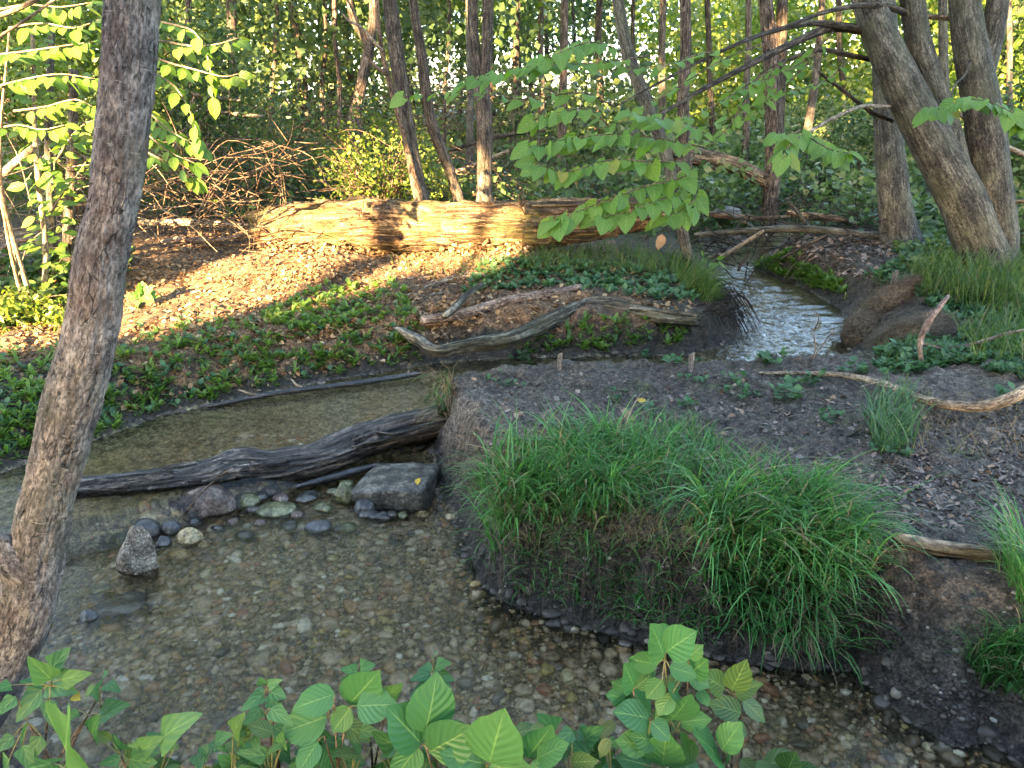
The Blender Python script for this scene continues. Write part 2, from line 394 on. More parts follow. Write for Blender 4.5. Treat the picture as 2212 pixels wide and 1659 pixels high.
M['log_plate'] = barkmat('loose_bark', (.045, .028, .018), (.11, .07, .04), (.20, .14, .08), 30, .12, 1.0, .02, .3, (.12, .12, .04), plates=True, rough=.9)
M['log_plate2'] = barkmat('loose_wet_bark', (.03, .024, .02), (.085, .07, .058), (.17, .14, .115), 30, .12, 1.0, .015, plates=True, rough=.7)
M['log_far'] = barkmat('far_log_wood', (.05, .035, .022), (.13, .09, .055), (.24, .18, .12), 20, .08, .9, .025, plates=False)
M['log_dam'] = barkmat('dark_wet_log', (.022, .019, .016), (.068, .057, .049), (.19, .155, .13), 26, .10, 1.0, .02, plates=True, rough=.6, wet=1)
M['drift'] = barkmat('driftwood', (.04, .037, .03), (.095, .087, .068), (.22, .20, .165), 16, .10, 1.0, .016, .35, (.09, .09, .045), plates=True)
M['cutwood'] = barkmat('brown_branch_bark', (.10, .07, .055), (.165, .12, .097), (.23, .175, .145), 30, .3, .5, .006, plates=False)
M['wetstick'] = barkmat('wet_stick', (.012, .011, .011), (.03, .027, .027), (.07, .06, .06), 40, .2, .5, .006, plates=False, rough=.35, wet=1)
M['stake'] = barkmat('weathered_stake', (.10, .09, .082), (.15, .135, .122), (.21, .19, .175), 40, .12, .6, .004, plates=False)
M['rock_wet'] = rockmat('rock_wet', [(.3, (.018, .017, .015)), (.55, (.045, .041, .036)), (.75, (.11, .10, .085))], 12, .38, .6, spec=.6)
M['rock_slab'] = rockmat('rock_slab', [(.3, (.03, .028, .024)), (.5, (.07, .064, .053)), (.72, (.15, .138, .115))], 11, .5, .7)
M['rock_brown'] = rockmat('rock_brown', [(.3, (.045, .030, .024)), (.5, (.11, .075, .058)), (.75, (.20, .15, .12))], 12, .5, .8)
M['rock_conc'] = rockmat('rock_concrete', [(.3, (.10, .075, .055)), (.5, (.20, .155, .115)), (.75, (.32, .26, .20))], 20, .8, .9, speck=(75, (.42, .36, .27)))
M['rock_tan'] = rockmat('rock_tan', [(.3, (.17, .12, .05)), (.5, (.30, .22, .11)), (.75, (.40, .33, .20))], 10, .45, .3)
M['rock_moss'] = rockmat('rock_mossy', [(.3, (.04, .04, .018)), (.5, (.10, .10, .04)), (.75, (.20, .19, .10))], 12, .45, .5, spec=.55)
M['gravel'] = None
# ------------------------------------------------------------------ the stream bed and banks
ZU = 0.11                                                      # water above the log dam; 0 below it
def wl(x, y):
    ln = np.interp(x, [-6, -3, -1.85, -0.55, -0.2, 4], [2.2, 2.75, 3.45, 4.5, 4.6, 4.6])
    s = np.clip((y - ln + 0.06) / 0.16, 0, 1)
    return ZU * s * s * (3 - 2 * s) + np.clip(y - 7.5, 0, 10) * 0.006
_L = [(0, 1022), (75, 994), (200, 952), (350, 897), (470, 873), (650, 833), (820, 804), (950, 783), (1050, 776), (1200, 772), (1350, 768), (1480, 768), (1560, 752),
      (1598, 735), (1600, 700), (1573, 650), (1545, 608), (1528, 588), (1530, 560), (1600, 530), (1700, 490), (1790, 455), (1850, 428)]
_R = [(1925, 442), (1830, 480), (1740, 520), (1660, 555), (1625, 575), (1640, 590), (1710, 612), (1770, 640), (1818, 672), (1838, 720), (1842, 780)]
_N = [(938, 985), (950, 1060), (1000, 1150), (1035, 1255), (1090, 1302), (1200, 1338), (1350, 1378), (1480, 1408), (1600, 1432), (1730, 1447), (1840, 1447), (1890, 1492), (1980, 1567), (2060, 1612), (2140, 1604), (2230, 1662)]
SHORE = [(3.6, .8), (1.5, 1.42), (.5, 1.5), (-.5, 1.55), (-1.2, 1.72), (-1.75, 2.0), (-2.3, 2.3), (-3.5, 2.4), (-7, 2.0), (-7, 4.0)]
SHORE += [tuple(W(a, b, ZU)[:2]) for a, b in _L] + [(9.5, 21), (10.3, 20.5)] + [tuple(W(a, b, ZU)[:2]) for a, b in _R]
SHORE += [(2.45, 5.35), (2.0, 5.25), (1.3, 5.15), (.5, 5.1), (0, 5.05), (-.35, 4.95), (-.56, 4.8)]
SHORE += [tuple(W(a, b, 0)[:2]) for a, b in _N] + [(2.5, 1.65), (3.6, 1.4)]
SHORE = np.array(SHORE)
def sdf(x, y):
    d = np.full(np.shape(x), 1e9); j = len(SHORE) - 1
    for i in range(len(SHORE)):
        ax, ay = SHORE[j]; bx, by = SHORE[i]; ex, ey = bx - ax, by - ay
        t = np.clip(((x - ax) * ex + (y - ay) * ey) / (ex * ex + ey * ey + 1e-12), 0, 1)
        d = np.minimum(d, (x - ax - t * ex) ** 2 + (y - ay - t * ey) ** 2); j = i
    d = np.sqrt(d)
    return np.where(inpoly(x, y, SHORE), -d, d)
# x, y, height of the land there, breadth of the bank
UP = np.array([(-.25, 4.35, .40, .10), (0, 4.0, .46, .13), (.5, 4.35, .43, .14), (1.2, 4.4, .42, .14), (2, 4.4, .45, .15), (3, 4.3, .5, .2), (.6, 3.45, .46, .13), (1.2, 3.2, .46, .13), (1.7, 3.0, .44, .13), (2.2, 2.7, .42, .15),
    (3, 3, .5, .25), (2.6, 2.2, .4, .25), (3.2, 5.6, .45, .25), (2.9, 6.6, .4, .2), (3.3, 8, .48, .2), (4, 7, .6, .2), (6, 7, .8, .3), (5, 10, .5, .3), (8, 10, .9, .4),
    (-5, 5.2, .45, .4), (-3.5, 5.4, .36, .35), (-2.5, 6, .42, .4), (-1.5, 6.5, .42, .35), (-.5, 6.7, .42, .22), (.5, 6.8, .42, .2), (1.3, 6.8, .38, .16), (-2.2, 7.6, .62, .4), (0, 8, .60, .3), (1.3, 8, .48, .2), (1.8, 7.4, .42, .14),
    (-4.5, 8, .7, .4), (0, 10, .64, .4), (2, 11, .52, .4), (-5, 12, .8, .4), (0, 15, .72, .5), (3.5, 13, .42, .4), (7, 16, .6, .4), (10, 15, .9, .4), (0, 25, .9, .5), (10, 25, .9, .5), (-12, 25, 1.1, .5), (0, 40, 1.2, 1), (20, 30, 1.3, 1), (-20, 30, 1.4, 1), (0, 80, 1.6, 1),
    (0, .6, .5, .25), (1.5, .6, .5, .25), (-1.5, 1.2, .4, .25), (-2, 1.6, .34, .2), (3, 0, .5, .25), (-3, 1, .5, .3), (0, -10, .8, .4), (-15, -10, .9, .4), (15, -10, .9, .4)])
def height(x, y):
    x, y = np.asarray(x, float), np.asarray(y, float); d = sdf(x, y); zw = wl(x, y)
    num = s_ = den = 0
    for (a, b, u, s) in UP:
        w = 1 / ((x - a) ** 2 + (y - b) ** 2 + .04) ** 2; num = num + w * u; s_ = s_ + w * s; den = den + w
    U, S = num / den, s_ / den
    n = fbm(P3(x * 2.2, y * 2.2), 4, 3); nf = fbm(P3(x * 11, y * 11), 3, 8)
    dd = np.maximum(d + (.07 * fbm(P3(x * 5, y * 5), 3, 4) + .03 * vnoise(P3(x * 17, y * 17), 6)) * np.clip(d / .06, 0, 1), 0)
    k = 1 - np.exp(-(dd / S) ** 2.1)
    up = zw + (U - zw) * k + k * (n * .045 + nf * .012)
    di = np.maximum(-d, 0)
    dn = zw - .105 * (1 - np.exp(-di / .16)) + nf * .006 + n * .02 * np.clip(di / .3, 0, 1)
    return np.where(d > 0, up, dn)
_hx, _hy = np.arange(-14, 14.01, .035), np.arange(.4, 27, .035)
_HG = np.zeros((len(_hx), len(_hy)))
for k in range(0, len(_hx), 60):
    a_, b_ = np.meshgrid(_hx[k:k + 60], _hy, indexing='ij'); _HG[k:k + 60] = height(a_, b_)
height_exact = height
def height(x, y):                                              # fast look-up where things stand
    x, y = np.asarray(x, float), np.asarray(y, float); u, v = (x + 14) / .035, (y - .4) / .035
    i, j = np.clip(u.astype(int), 0, len(_hx) - 2), np.clip(v.astype(int), 0, len(_hy) - 2); u, v = np.clip(u - i, 0, 1), np.clip(v - j, 0, 1)
    r = (_HG[i, j] * (1 - u) + _HG[i + 1, j] * u) * (1 - v) + (_HG[i, j + 1] * (1 - u) + _HG[i + 1, j + 1] * u) * v
    o = (np.abs(x) > 13.9) | (y < .5) | (y > 26.9)
    if np.any(o):
        r = np.array(r); q = height_exact(np.broadcast_to(x, r.shape)[o], np.broadcast_to(y, r.shape)[o]); r[o] = q
    return r
def G(px, py, lift=0.0, it=40):
    px, py = np.asarray(px, float), np.asarray(py, float)
    if px.ndim == 0:                                            # march a single ray
        a, b, c = ray(px, py); t = np.concatenate([np.linspace(.9, 9, 900), np.linspace(9.02, 45, 700)])
        z = CAM_H + c * t; hit = np.nonzero(z <= height(a * t, b * t))[0]
        k = hit[0] if len(hit) else len(t) - 1
        p = np.array([a * t[k], b * t[k], 0]); p[2] = height(p[0], p[1]) + lift; return p
    a, b, c = ray(px, py); z = np.full(px.shape, .45)
    for i in range(it):
        t = (z - CAM_H) / np.minimum(c, -1e-3); z = z + (height(a * t, b * t) - z) * (.6 if i < 10 else .35)
    t = (z - CAM_H) / np.minimum(c, -1e-3)
    return np.stack([a * t, b * t, height(a * t, b * t) + lift], -1)
def gz(x, y): return float(height(np.array([float(x)]), np.array([float(y)]))[0])
def scatter_px(poly, n):
    poly = np.asarray(poly, float); lo, hi = poly.min(0), poly.max(0); out = np.zeros((0, 2))
    while len(out) < n:
        q = rng.uniform(lo, hi, (n * 2, 2)); out = np.vstack([out, q[inpoly(q[:, 0], q[:, 1], poly)]])
    return G(out[:n, 0], out[:n, 1])

def axis(segs):
    a = [segs[0][0]]
    for (lo, hi, st) in segs:
        k = max(1, int(round((hi - lo) / st))); a += list(np.linspace(lo, hi, k + 1)[1:])
    return np.array(a)
gx = axis([(-320, -60, 40), (-60, -12, 3), (-12, -4.2, .25), (-4.2, -2.4, .05), (-2.4, 2.6, .022), (2.6, 4.2, .04), (4.2, 12, .25), (12, 60, 3), (60, 320, 40)])
gy = axis([(-120, -20, 10), (-20, -2, 1.2), (-2, 1.2, .16), (1.2, 5.6, .02), (5.6, 9, .04), (9, 16, .1), (16, 26, .4), (26, 60, 2.5), (60, 400, 40)])
X, Y = np.meshgrid(gx, gy, indexing='ij'); Z = np.zeros_like(X)
for k in range(0, len(gx), 40): Z[k:k + 40] = height_exact(X[k:k + 40], Y[k:k + 40])
SD = sdf(X, Y)
# fine crumb on the mud, only where the sheet is fine enough to carry it
near = (np.abs(X) < 4) & (Y > 1.2) & (Y < 8.5) & (SD > 0)
Z = Z + np.where(near, np.abs(fbm(P3(X * 20, Y * 20), 4, 21, .65)) * .045 + np.clip(fbm(P3(X * 9, Y * 9), 3, 23), 0, 1) * .05, 0)
C = np.zeros(X.shape + (3,))
def blend(c, w): 
    global C
    w = np.clip(w, 0, 1)[..., None]; C = C * (1 - w) + np.array(c) * w
n_a = fbm(P3(X * 1.3, Y * 1.3), 4, 31); n_b = fbm(P3(X * 5, Y * 5), 4, 33)
C[:] = (.055, .043, .028)
blend((.17, .10, .052), ((Y > 5) & (Y < 9) & (X < 1.2)) * (SD > .15) * np.clip(.75 + n_b, 0, 1))
blend((.045, .06, .02), (Y > 9) * np.clip(.3 + n_a * 1.5, 0, 1))
mud = (X > -.8) & (Y < 5.3) & (Y > 1.5) & (SD > 0)
blend((.086, .066, .049), mud * 1.0)
blend((.15, .118, .09), mud * np.clip(n_a * 1.6 + .1, 0, 1) * (SD > .18))
blend((.14, .118, .10), mud * np.clip(1 - np.hypot(X + .32, Y - 4.25) / .36, 0, 1) * 1.5 * np.clip(.7 + n_b, 0, 1))
blend((.06, .075, .022), mud * (SD > .2) * np.clip(n_b * 2.2 - .55, 0, 1) * .8)
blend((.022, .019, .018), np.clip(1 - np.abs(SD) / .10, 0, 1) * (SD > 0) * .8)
blend((.28, .225, .135), (SD < 0) * 1.0)
blend((.30, .25, .15), (SD < 0) * (Y > 4.2) * 1.0)
blend((.10, .085, .045), (SD < 0) * np.clip(n_b * 1.6 - .15, 0, 1) * .8)
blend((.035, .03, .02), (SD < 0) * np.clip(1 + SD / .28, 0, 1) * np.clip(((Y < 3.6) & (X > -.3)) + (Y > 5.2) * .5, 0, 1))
nx, ny = len(gx), len(gy)
ii, jj = np.meshgrid(np.arange(nx - 1), np.arange(ny - 1), indexing='ij')
F = np.stack([ii * ny + jj, (ii + 1) * ny + jj, (ii + 1) * ny + jj + 1, ii * ny + jj + 1], -1).reshape(-1, 4)
wet = np.clip(1 - SD / .22, 0, 1) * .8 + mud * .35
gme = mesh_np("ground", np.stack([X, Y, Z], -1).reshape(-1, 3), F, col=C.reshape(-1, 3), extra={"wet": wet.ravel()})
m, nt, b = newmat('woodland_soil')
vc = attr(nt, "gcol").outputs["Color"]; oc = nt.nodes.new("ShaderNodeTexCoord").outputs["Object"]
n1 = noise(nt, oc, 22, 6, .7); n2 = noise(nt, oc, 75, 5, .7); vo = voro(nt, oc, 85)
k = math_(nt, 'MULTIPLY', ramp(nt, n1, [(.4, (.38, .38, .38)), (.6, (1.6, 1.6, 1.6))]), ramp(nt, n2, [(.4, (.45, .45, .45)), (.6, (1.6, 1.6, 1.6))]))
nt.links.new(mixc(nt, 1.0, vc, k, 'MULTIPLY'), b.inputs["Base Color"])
wv = attr(nt, "wet").outputs["Fac"]
nt.links.new(math_(nt, 'MULTIPLY_ADD', wv, -.42, math_(nt, 'MULTIPLY_ADD', n1, .25, .74)), b.inputs["Roughness"])
b.inputs["Specular IOR Level"].default_value = .4
h = math_(nt, 'ADD', math_(nt, 'MULTIPLY', n1, 1.6), math_(nt, 'ADD', math_(nt, 'MULTIPLY', n2, .5), math_(nt, 'MULTIPLY', vo, .5)))
bump(nt, b, h, 1.0, .03)
ground = link("ground", gme, m); ground['kind'] = 'structure'; ground['label'] = 'dark muddy banks, litter slope and stony stream bed'

# ------------------------------------------------------------------ gravel on the bed
def ico(sub):
    import bmesh
    bm = bmesh.new(); bmesh.ops.create_icosphere(bm, subdivisions=sub, radius=1.0)
    v = np.array([x.co[:] for x in bm.verts]); f = np.array([[y.index for y in x.verts] for x in bm.faces]); bm.free(); return v, f
ICO1, ICO2, ICO3, ICO4 = ico(1), ico(2), ico(3), ico(4)
def pebbles(pos, r, ic, rnd=None):
    n = len(pos); v, f = ic; sc = r[:, None] * np.stack([rng.uniform(.8, 1.35, n), rng.uniform(.6, 1.0, n), rng.uniform(.35, .7, n)], -1)
    lump = 1 + .22 * rng.normal(size=(n, len(v), 1)) * (.6 if len(v) > 20 else .8)
    p = v[None] * lump * sc[:, None]
    a = rng.uniform(0, 6.28, n); ca, sa = np.cos(a)[:, None], np.sin(a)[:, None]
    q = np.stack([p[..., 0] * ca - p[..., 1] * sa, p[..., 0] * sa + p[..., 1] * ca, p[..., 2]], -1) + pos[:, None]
    F = (f[None] + (np.arange(n) * len(v))[:, None, None]).reshape(-1, 3)
    rr = np.repeat(rng.random(n) if rnd is None else rnd, len(v))
    return q.reshape(-1, 3), [F], rr, np.zeros((n * len(v), 3))
def bed_points(n, x0, x1, y0, y1, inner=.02):
    q = rng.uniform((x0, y0), (x1, y1), (n * 3, 2)); q = q[sdf(q[:, 0], q[:, 1]) < -inner][:n]
    return np.c_[q, height(q[:, 0], q[:, 1])]
pa = bed_points(5600, -2.0, 2.1, 1.6, 4.5); pb = bed_points(11000, -2.2, 2.2, 1.6, 4.7)
pc = bed_points(3500, -2.8, 2.8, 4.2, 8.5)
ra = np.clip(rng.lognormal(math.log(.0165), .42, len(pa)), .008, .046)
gm = joinm([pebbles(pa + [0, 0, .002], ra, ICO2), pebbles(pb, rng.uniform(.005, .012, len(pb)), ICO1), pebbles(pc, rng.uniform(.006, .016, len(pc)), ICO1, rng.random(len(pc)) * .5)])
m, nt, b = newmat('gravel')
c = ramp(nt, attr(nt, "rnd").outputs["Fac"], [(0, (.045, .038, .032)), (.12, (.18, .13, .08)), (.34, (.33, .25, .15)), (.5, (.44, .36, .25)), (.60, (.15, .125, .10)), (.72, (.36, .24, .11)), (.84, (.24, .11, .06)), (.91, (.34, .27, .10)), (1, (.60, .55, .47))])
oc = nt.nodes.new("ShaderNodeTexCoord").outputs["Object"]
c = mixc(nt, .6, c, mixc(nt, 1.0, c, ramp(nt, noise(nt, oc, 60, 4), [(.4, (.4, .38, .34)), (.6, (1.35, 1.3, 1.25))]), 'MULTIPLY'))
nt.links.new(c, b.inputs["Base Color"]); b.inputs["Roughness"].default_value = .45
tag(put("gravel", gm, m), 'brown and grey pebbles covering the stream bed', 'gravel', kind='stuff')

# ------------------------------------------------------------------ water
wx = axis([(-7, -2.6, .12), (-2.6, 2.9, .022), (2.9, 11, .12)]); wy = axis([(.8, 1.5, .1), (1.5, 6.0, .022), (6.0, 9.6, .03), (9.6, 21, .1)])
X, Y = np.meshgrid(wx, wy, indexing='ij'); SDw = sdf(X, Y)
turb = np.clip(np.exp(-((X - 2.3) ** 2 + (Y - 6.9) ** 2) / 2.2) * 1.6, 0, 1)
calm = np.exp(-((X + 1.2) ** 2 + (Y - 4.7) ** 2) / .9)
rap = np.exp(-((X + .55) ** 2 / .25 + (Y - 3.9) ** 2 / .15)) + np.exp(-((X + 1.5) ** 2 / .06 + (Y - 2.85) ** 2 / .03))
amp = .0026 + .017 * turb - .0013 * calm + .011 * np.clip(rap, 0, 1)
def flow(sx, sy, seed): return fbm(P3(X * sx + .35 * Y * sx, Y * sy - .2 * X * sy), 3, seed, .6)
Zw = wl(X, Y) + amp * (flow(9, 14, 51) + .6 * flow(21, 27, 52))
Zw = Zw + turb * .006 * np.abs(flow(5, 9, 57))
keep = SDw < .12
nx, ny = len(wx), len(wy); ii, jj = np.meshgrid(np.arange(nx - 1), np.arange(ny - 1), indexing='ij')
F = np.stack([ii * ny + jj, (ii + 1) * ny + jj, (ii + 1) * ny + jj + 1, ii * ny + jj + 1], -1)
kf = keep[:-1, :-1] | keep[1:, :-1] | keep[:-1, 1:] | keep[1:, 1:]; F = F[kf].reshape(-1, 4)
used, inv = np.unique(F, return_inverse=True)
wme = mesh_np("stream_water", np.stack([X, Y, Zw], -1).reshape(-1, 3)[used], inv.reshape(-1, 4))
m = bpy.data.materials.new('stream_water'); m.use_nodes = True; nt = m.node_tree; nt.nodes.remove(nt.nodes["Principled BSDF"])
oc = nt.nodes.new("ShaderNodeTexCoord").outputs["Object"]
bn = nt.nodes.new("ShaderNodeBump"); bn.inputs["Strength"].default_value = .5; bn.inputs["Distance"].default_value = .004
nt.links.new(noise(nt, mapped(nt, oc, (26, 40, 26)), 1.0, 4, .6, .4), bn.inputs["Height"])
fr = nt.nodes.new("ShaderNodeFresnel"); fr.inputs[0].default_value = 1.33; nt.links.new(bn.outputs[0], fr.inputs[1])
rf = nt.nodes.new("ShaderNodeBsdfRefraction"); rf.inputs["IOR"].default_value = 1.33; rf.inputs["Roughness"].default_value = 0.0; rf.inputs["Color"].default_value = (.96, .94, .86, 1)
tr = nt.nodes.new("ShaderNodeBsdfTransparent"); tr.inputs[0].default_value = (.96, .94, .86, 1)
gl = nt.nodes.new("ShaderNodeBsdfGlossy"); gl.inputs["Roughness"].default_value = .03
nt.links.new(bn.outputs[0], rf.inputs["Normal"]); nt.links.new(bn.outputs[0], gl.inputs["Normal"])
m1 = nt.nodes.new("ShaderNodeMixShader"); m1.inputs[0].default_value = .85; nt.links.new(tr.outputs[0], m1.inputs[1]); nt.links.new(rf.outputs[0], m1.inputs[2])
m2 = nt.nodes.new("ShaderNodeMixShader"); nt.links.new(fr.outputs[0], m2.inputs[0]); nt.links.new(m1.outputs[0], m2.inputs[1]); nt.links.new(gl.outputs[0], m2.inputs[2])
nt.links.new(m2.outputs[0], nt.nodes["Material Output"].inputs[0])
water = link("stream_water", wme, m); water['kind'] = 'structure'; water['label'] = 'clear shallow stream bending between the banks'
# ------------------------------------------------------------------ fallen wood
def pxtube(pts, widths, zs=None, ys=None, **kw):
    """pts in view pixels; each point stands on the ground (lift), or at height z, or at distance y"""
    P = []
    for i, (a, b) in enumerate(pts):
        if ys is not None: P.append(D(a, b, ys[i] if np.ndim(ys) else ys))
        elif zs is not None: P.append(W(a, b, zs[i] if np.ndim(zs) else zs))
        else: P.append(G(a, b))
    P = np.array(P); w = np.broadcast_to(np.asarray(widths, float), (len(P),))
    R = np.array([size(w[i], P[i]) / 2 for i in range(len(P))])
    return P, R
def on_ground(P, R, sink=.25):
    P = P.copy()
    for i in range(len(P)): P[i, 2] = max(P[i, 2], gz(P[i, 0], P[i, 1]) + R[i] * (1 - sink))
    return P
def wood(name, label, cat, P, R, mat, base=None, **kw):
    base = P[0] if base is None else base
    o = put(name, tube(P, R, **kw), M[mat], None, base); return tag(o, label, cat)

# big rotten log
yl = 8.05
P = np.array([D(560, 505, yl), D(640, 494, yl), D(780, 487, yl), D(920, 488, yl), D(1050, 486, yl), D(1170, 484, yl + .03), D(1290, 478, yl + .06), D(1370, 466, yl + .1), D(1438, 462, yl + .13)])
R = np.array([.20, .235, .255, .25, .245, .235, .20, .155, .09])
root = thing('fallen_log', 'big rotten fallen log, partly sunlit, lying along the top of the litter slope', 'log', (P[4][0], yl, gz(P[4][0], yl)))
bs = np.array(root.location)
TB = tube(P, R, seg=84, sub=40, rough=.27, freq=1.6, along=2.0, seed=3, fine=.14, ragged=.16, grain=.055, gf=9); put('trunk', TB, M['log_sun'], root, bs); BIGLOG = (root, bs, TB)
for (a, b, c, d, w) in [(1150, 446, 1440, 436, 16), (1180, 470, 1420, 462, 14), (1160, 500, 1330, 498, 15), (1210, 518, 1300, 515, 9), (620, 446, 700, 438, 18), (1300, 447, 1425, 446, 10)]:
    p = np.array([D(a, b, yl - .22), D((a + c) / 2, (b + d) / 2 + 2, yl - .25), D(c, d, yl - .08)])
    put('splinter', tube(p, [size(w, p[0]) / 2 * .7, size(w, p[1]) / 2, .008], seg=9, sub=8, rough=.4, seed=a, along=5, squash=.55), M['log_sun'], root, bs)
for (a, b, c, d) in [(1118, 418, 1130, 428), (1132, 452, 1128, 432)]:
    p = np.array([D(1128, 448, yl - .2), D(a + 4, b + 8, yl - .24), D(c, d - 18, yl - .26)])
    put('branch_stub', tube(p, [.018, .014, .006], seg=7, sub=4, rough=.3, seed=b), M['log_far'], root, bs)

def bark_plates(root, bs, tb, seg, rings, n, mat, h=.012, li=(18, 60), lj=(6, 14), seed=1):
    V = tb[0][:rings * seg].reshape(rings, seg, 3); cen = V.mean(1, keepdims=True); rr = np.random.default_rng(seed)
    for k in range(n):
        a, b = int(rr.integers(*li)), int(rr.integers(*lj)); i0 = int(rr.integers(2, max(3, rings - a - 2))); j0 = int(rr.integers(0, seg))
        idx = (np.arange(b) + j0) % seg; Q = V[i0:i0 + a][:, idx]; nn = norm(Q - cen[i0:i0 + a])
        ii, jj = np.meshgrid(np.linspace(-1, 1, a), np.linspace(-1, 1, b), indexing='ij')
        e = 1 - np.maximum(np.abs(ii) ** 3 + .35 * vnoise(P3(ii * 4 + k, jj * 3), seed + k), np.abs(jj) ** 2 + .45 * vnoise(P3(ii * 7, jj * 3 + k), seed + k + 50))
        lift = np.where(e > .12, h * (.8 + .5 * vnoise(P3(ii * 5 + k, jj * 5), 7)), -.012)
        Q = Q + nn * lift[..., None]; gi, gj = np.meshgrid(np.arange(a - 1), np.arange(b - 1), indexing='ij')
        F = np.stack([gi * b + gj, (gi + 1) * b + gj, (gi + 1) * b + gj + 1, gi * b + gj + 1], -1).reshape(-1, 4)
        lu = tb[3][:rings * seg].reshape(rings, seg, 3)[i0:i0 + a][:, idx].reshape(-1, 3)
        put('bark_plate', (Q.reshape(-1, 3), [F], np.zeros(a * b), lu), M[mat], root, bs)
def fallen(name, label, cat, pts, widths, mat, ys=None, zs=None, sink=.25, seg=14, sub=8, rough=.12, lift=True, **kw):
    P, R = pxtube(pts, widths, zs, ys)
    if lift: P = on_ground(P, R, sink)
    return wood(name, label, cat, P, R, mat, seg=seg, sub=sub, rough=rough, **kw)
bark_plates(*BIGLOG, 84, 321, 46, 'log_plate', .016, (16, 60), (7, 18), 3)
# mossy far log right of centre
fallen('fallen_log', 'mossy brown fallen log behind the shaggy trunk, across the stream', 'log', [(1440, 326), (1500, 338), (1560, 350), (1610, 368), (1655, 392)], [34, 38, 36, 34, 28], 'log_far', ys=[13.2, 13, 12.8, 12.6, 12.3], lift=False, seg=24, sub=12, rough=.16, fine=.06, seed=8, ragged=.12)
fallen('fallen_pole', 'long bare fallen pole lying toward the tree by the upper stream', 'log', [(1500, 508), (1600, 500), (1715, 494), (1800, 500), (1922, 514)], [10, 14, 17, 17, 16], 'bark_grey', ys=[9.3, 9.2, 9.1, 9.0, 8.9], lift=False, rough=.1, seed=4)
for (pts, w, y, mt, lb) in [
    ([(1556, 556), (1600, 530), (1650, 498)], [8, 10, 7], 8.9, 'twig_pale', 'pale forked stick leaning on the long fallen pole'),
    ([(1700, 428), (1730, 468), (1748, 490)], [6, 8, 8], 9.2, 'bark_grey', 'short grey stick standing up against the long fallen pole'),
    ([(1560, 455), (1605, 478), (1640, 500)], [5, 8, 9], 9.6, 'bark_grey', 'dark stick slanting down to the long fallen pole from the left'),
    ([(1520, 460), (1580, 468), (1650, 472), (1720, 466)], [10, 14, 12, 6], 10.3, 'log_far', 'low brown log lying at the foot of the shaggy trunk'),
    ([(1700, 460), (1760, 468), (1810, 474), (1850, 484)], [12, 17, 15, 7], 9.9, 'log_far', 'splintered brown log behind the long fallen pole'),
    ([(1690, 558), (1740, 530), (1790, 506)], [6, 7, 6], 8.7, 'bark_dark', 'dark stick slanting under the long fallen pole'),
    ([(1780, 560), (1810, 530), (1840, 508)], [5, 6, 6], 8.6, 'bark_dark', 'thin dark stick under the right end of the fallen pole'),
    ([(1595, 585), (1600, 572), (1612, 555), (1620, 540)], [6, 7, 6, 4], 8.5, 'bark_dark', 'dark twig standing in the stream head')]:
    fallen('fallen_branch', lb, 'branch', pts, w, mt, ys=y, lift=False, seg=9, rough=.15, seed=int(pts[0][0]))
# bleached driftwood on the far bank
root = thing('driftwood', 'bleached crooked driftwood log curving along the far bank above the water', 'log', G(1100, 735))
bs = np.array(root.location)
P, R = pxtube([(862, 712), (905, 735), (940, 758), (1000, 748), (1090, 735), (1150, 712), (1205, 686), (1262, 662), (1330, 666), (1420, 684), (1505, 692)], [20, 30, 30, 34, 40, 38, 44, 34, 36, 40, 34], zs=[.34, .31, .29, .29, .30, .33, .36, .40, .40, .38, .36])
put('trunk', tube(P, R, seg=40, sub=14, rough=.22, freq=1.4, along=3.2, seed=12, fine=.08, ragged=.07, squash=.8, grain=.12, gf=5), M['drift'], root, bs)
P, R = pxtube([(1235, 664), (1275, 648), (1330, 652), (1390, 672)], [6, 15, 17, 8], zs=[.42, .44, .44, .42])
put('branch', tube(P, R, seg=12, sub=8, rough=.25, seed=14), M['drift'], root, bs)
P, R = pxtube([(1360, 668), (1420, 674), (1480, 678), (1506, 682)], [8, 14, 12, 8], zs=.43)
put('branch', tube(P, R, seg=12, sub=8, rough=.25, seed=16), M['drift'], root, bs)
# reddish cut branch with a crooked side branch
root = thing('cut_branch', 'reddish brown sawn branch lying just above the driftwood', 'branch', G(1000, 690))
bs = np.array(root.location)
P, R = pxtube([(910, 694), (1000, 678), (1100, 656), (1190, 636), (1255, 620)], [22, 23, 21, 19, 15], zs=[.40, .42, .44, .46, .48]); P = on_ground(P, R, .1)
put('trunk', tube(P, R, seg=16, sub=8, rough=.06, seed=2), M['cutwood'], root, bs)
P2, R2 = pxtube([(958, 684), (985, 662), (1005, 640), (1042, 614)], [16, 17, 14, 10], zs=[.47, .51, .53, .53])
put('side_branch', tube(P2, R2, seg=12, sub=8, rough=.2, seed=6), M['drift'], root, bs)
for q in ([(985, 684), (1000, 694)], [(1030, 672), (1052, 682)]):
    P3_, R3 = pxtube(q, [6, 3], zs=[.44, .42]); put('spur', tube(P3_, R3, seg=6, sub=3), M['cutwood'], root, bs)
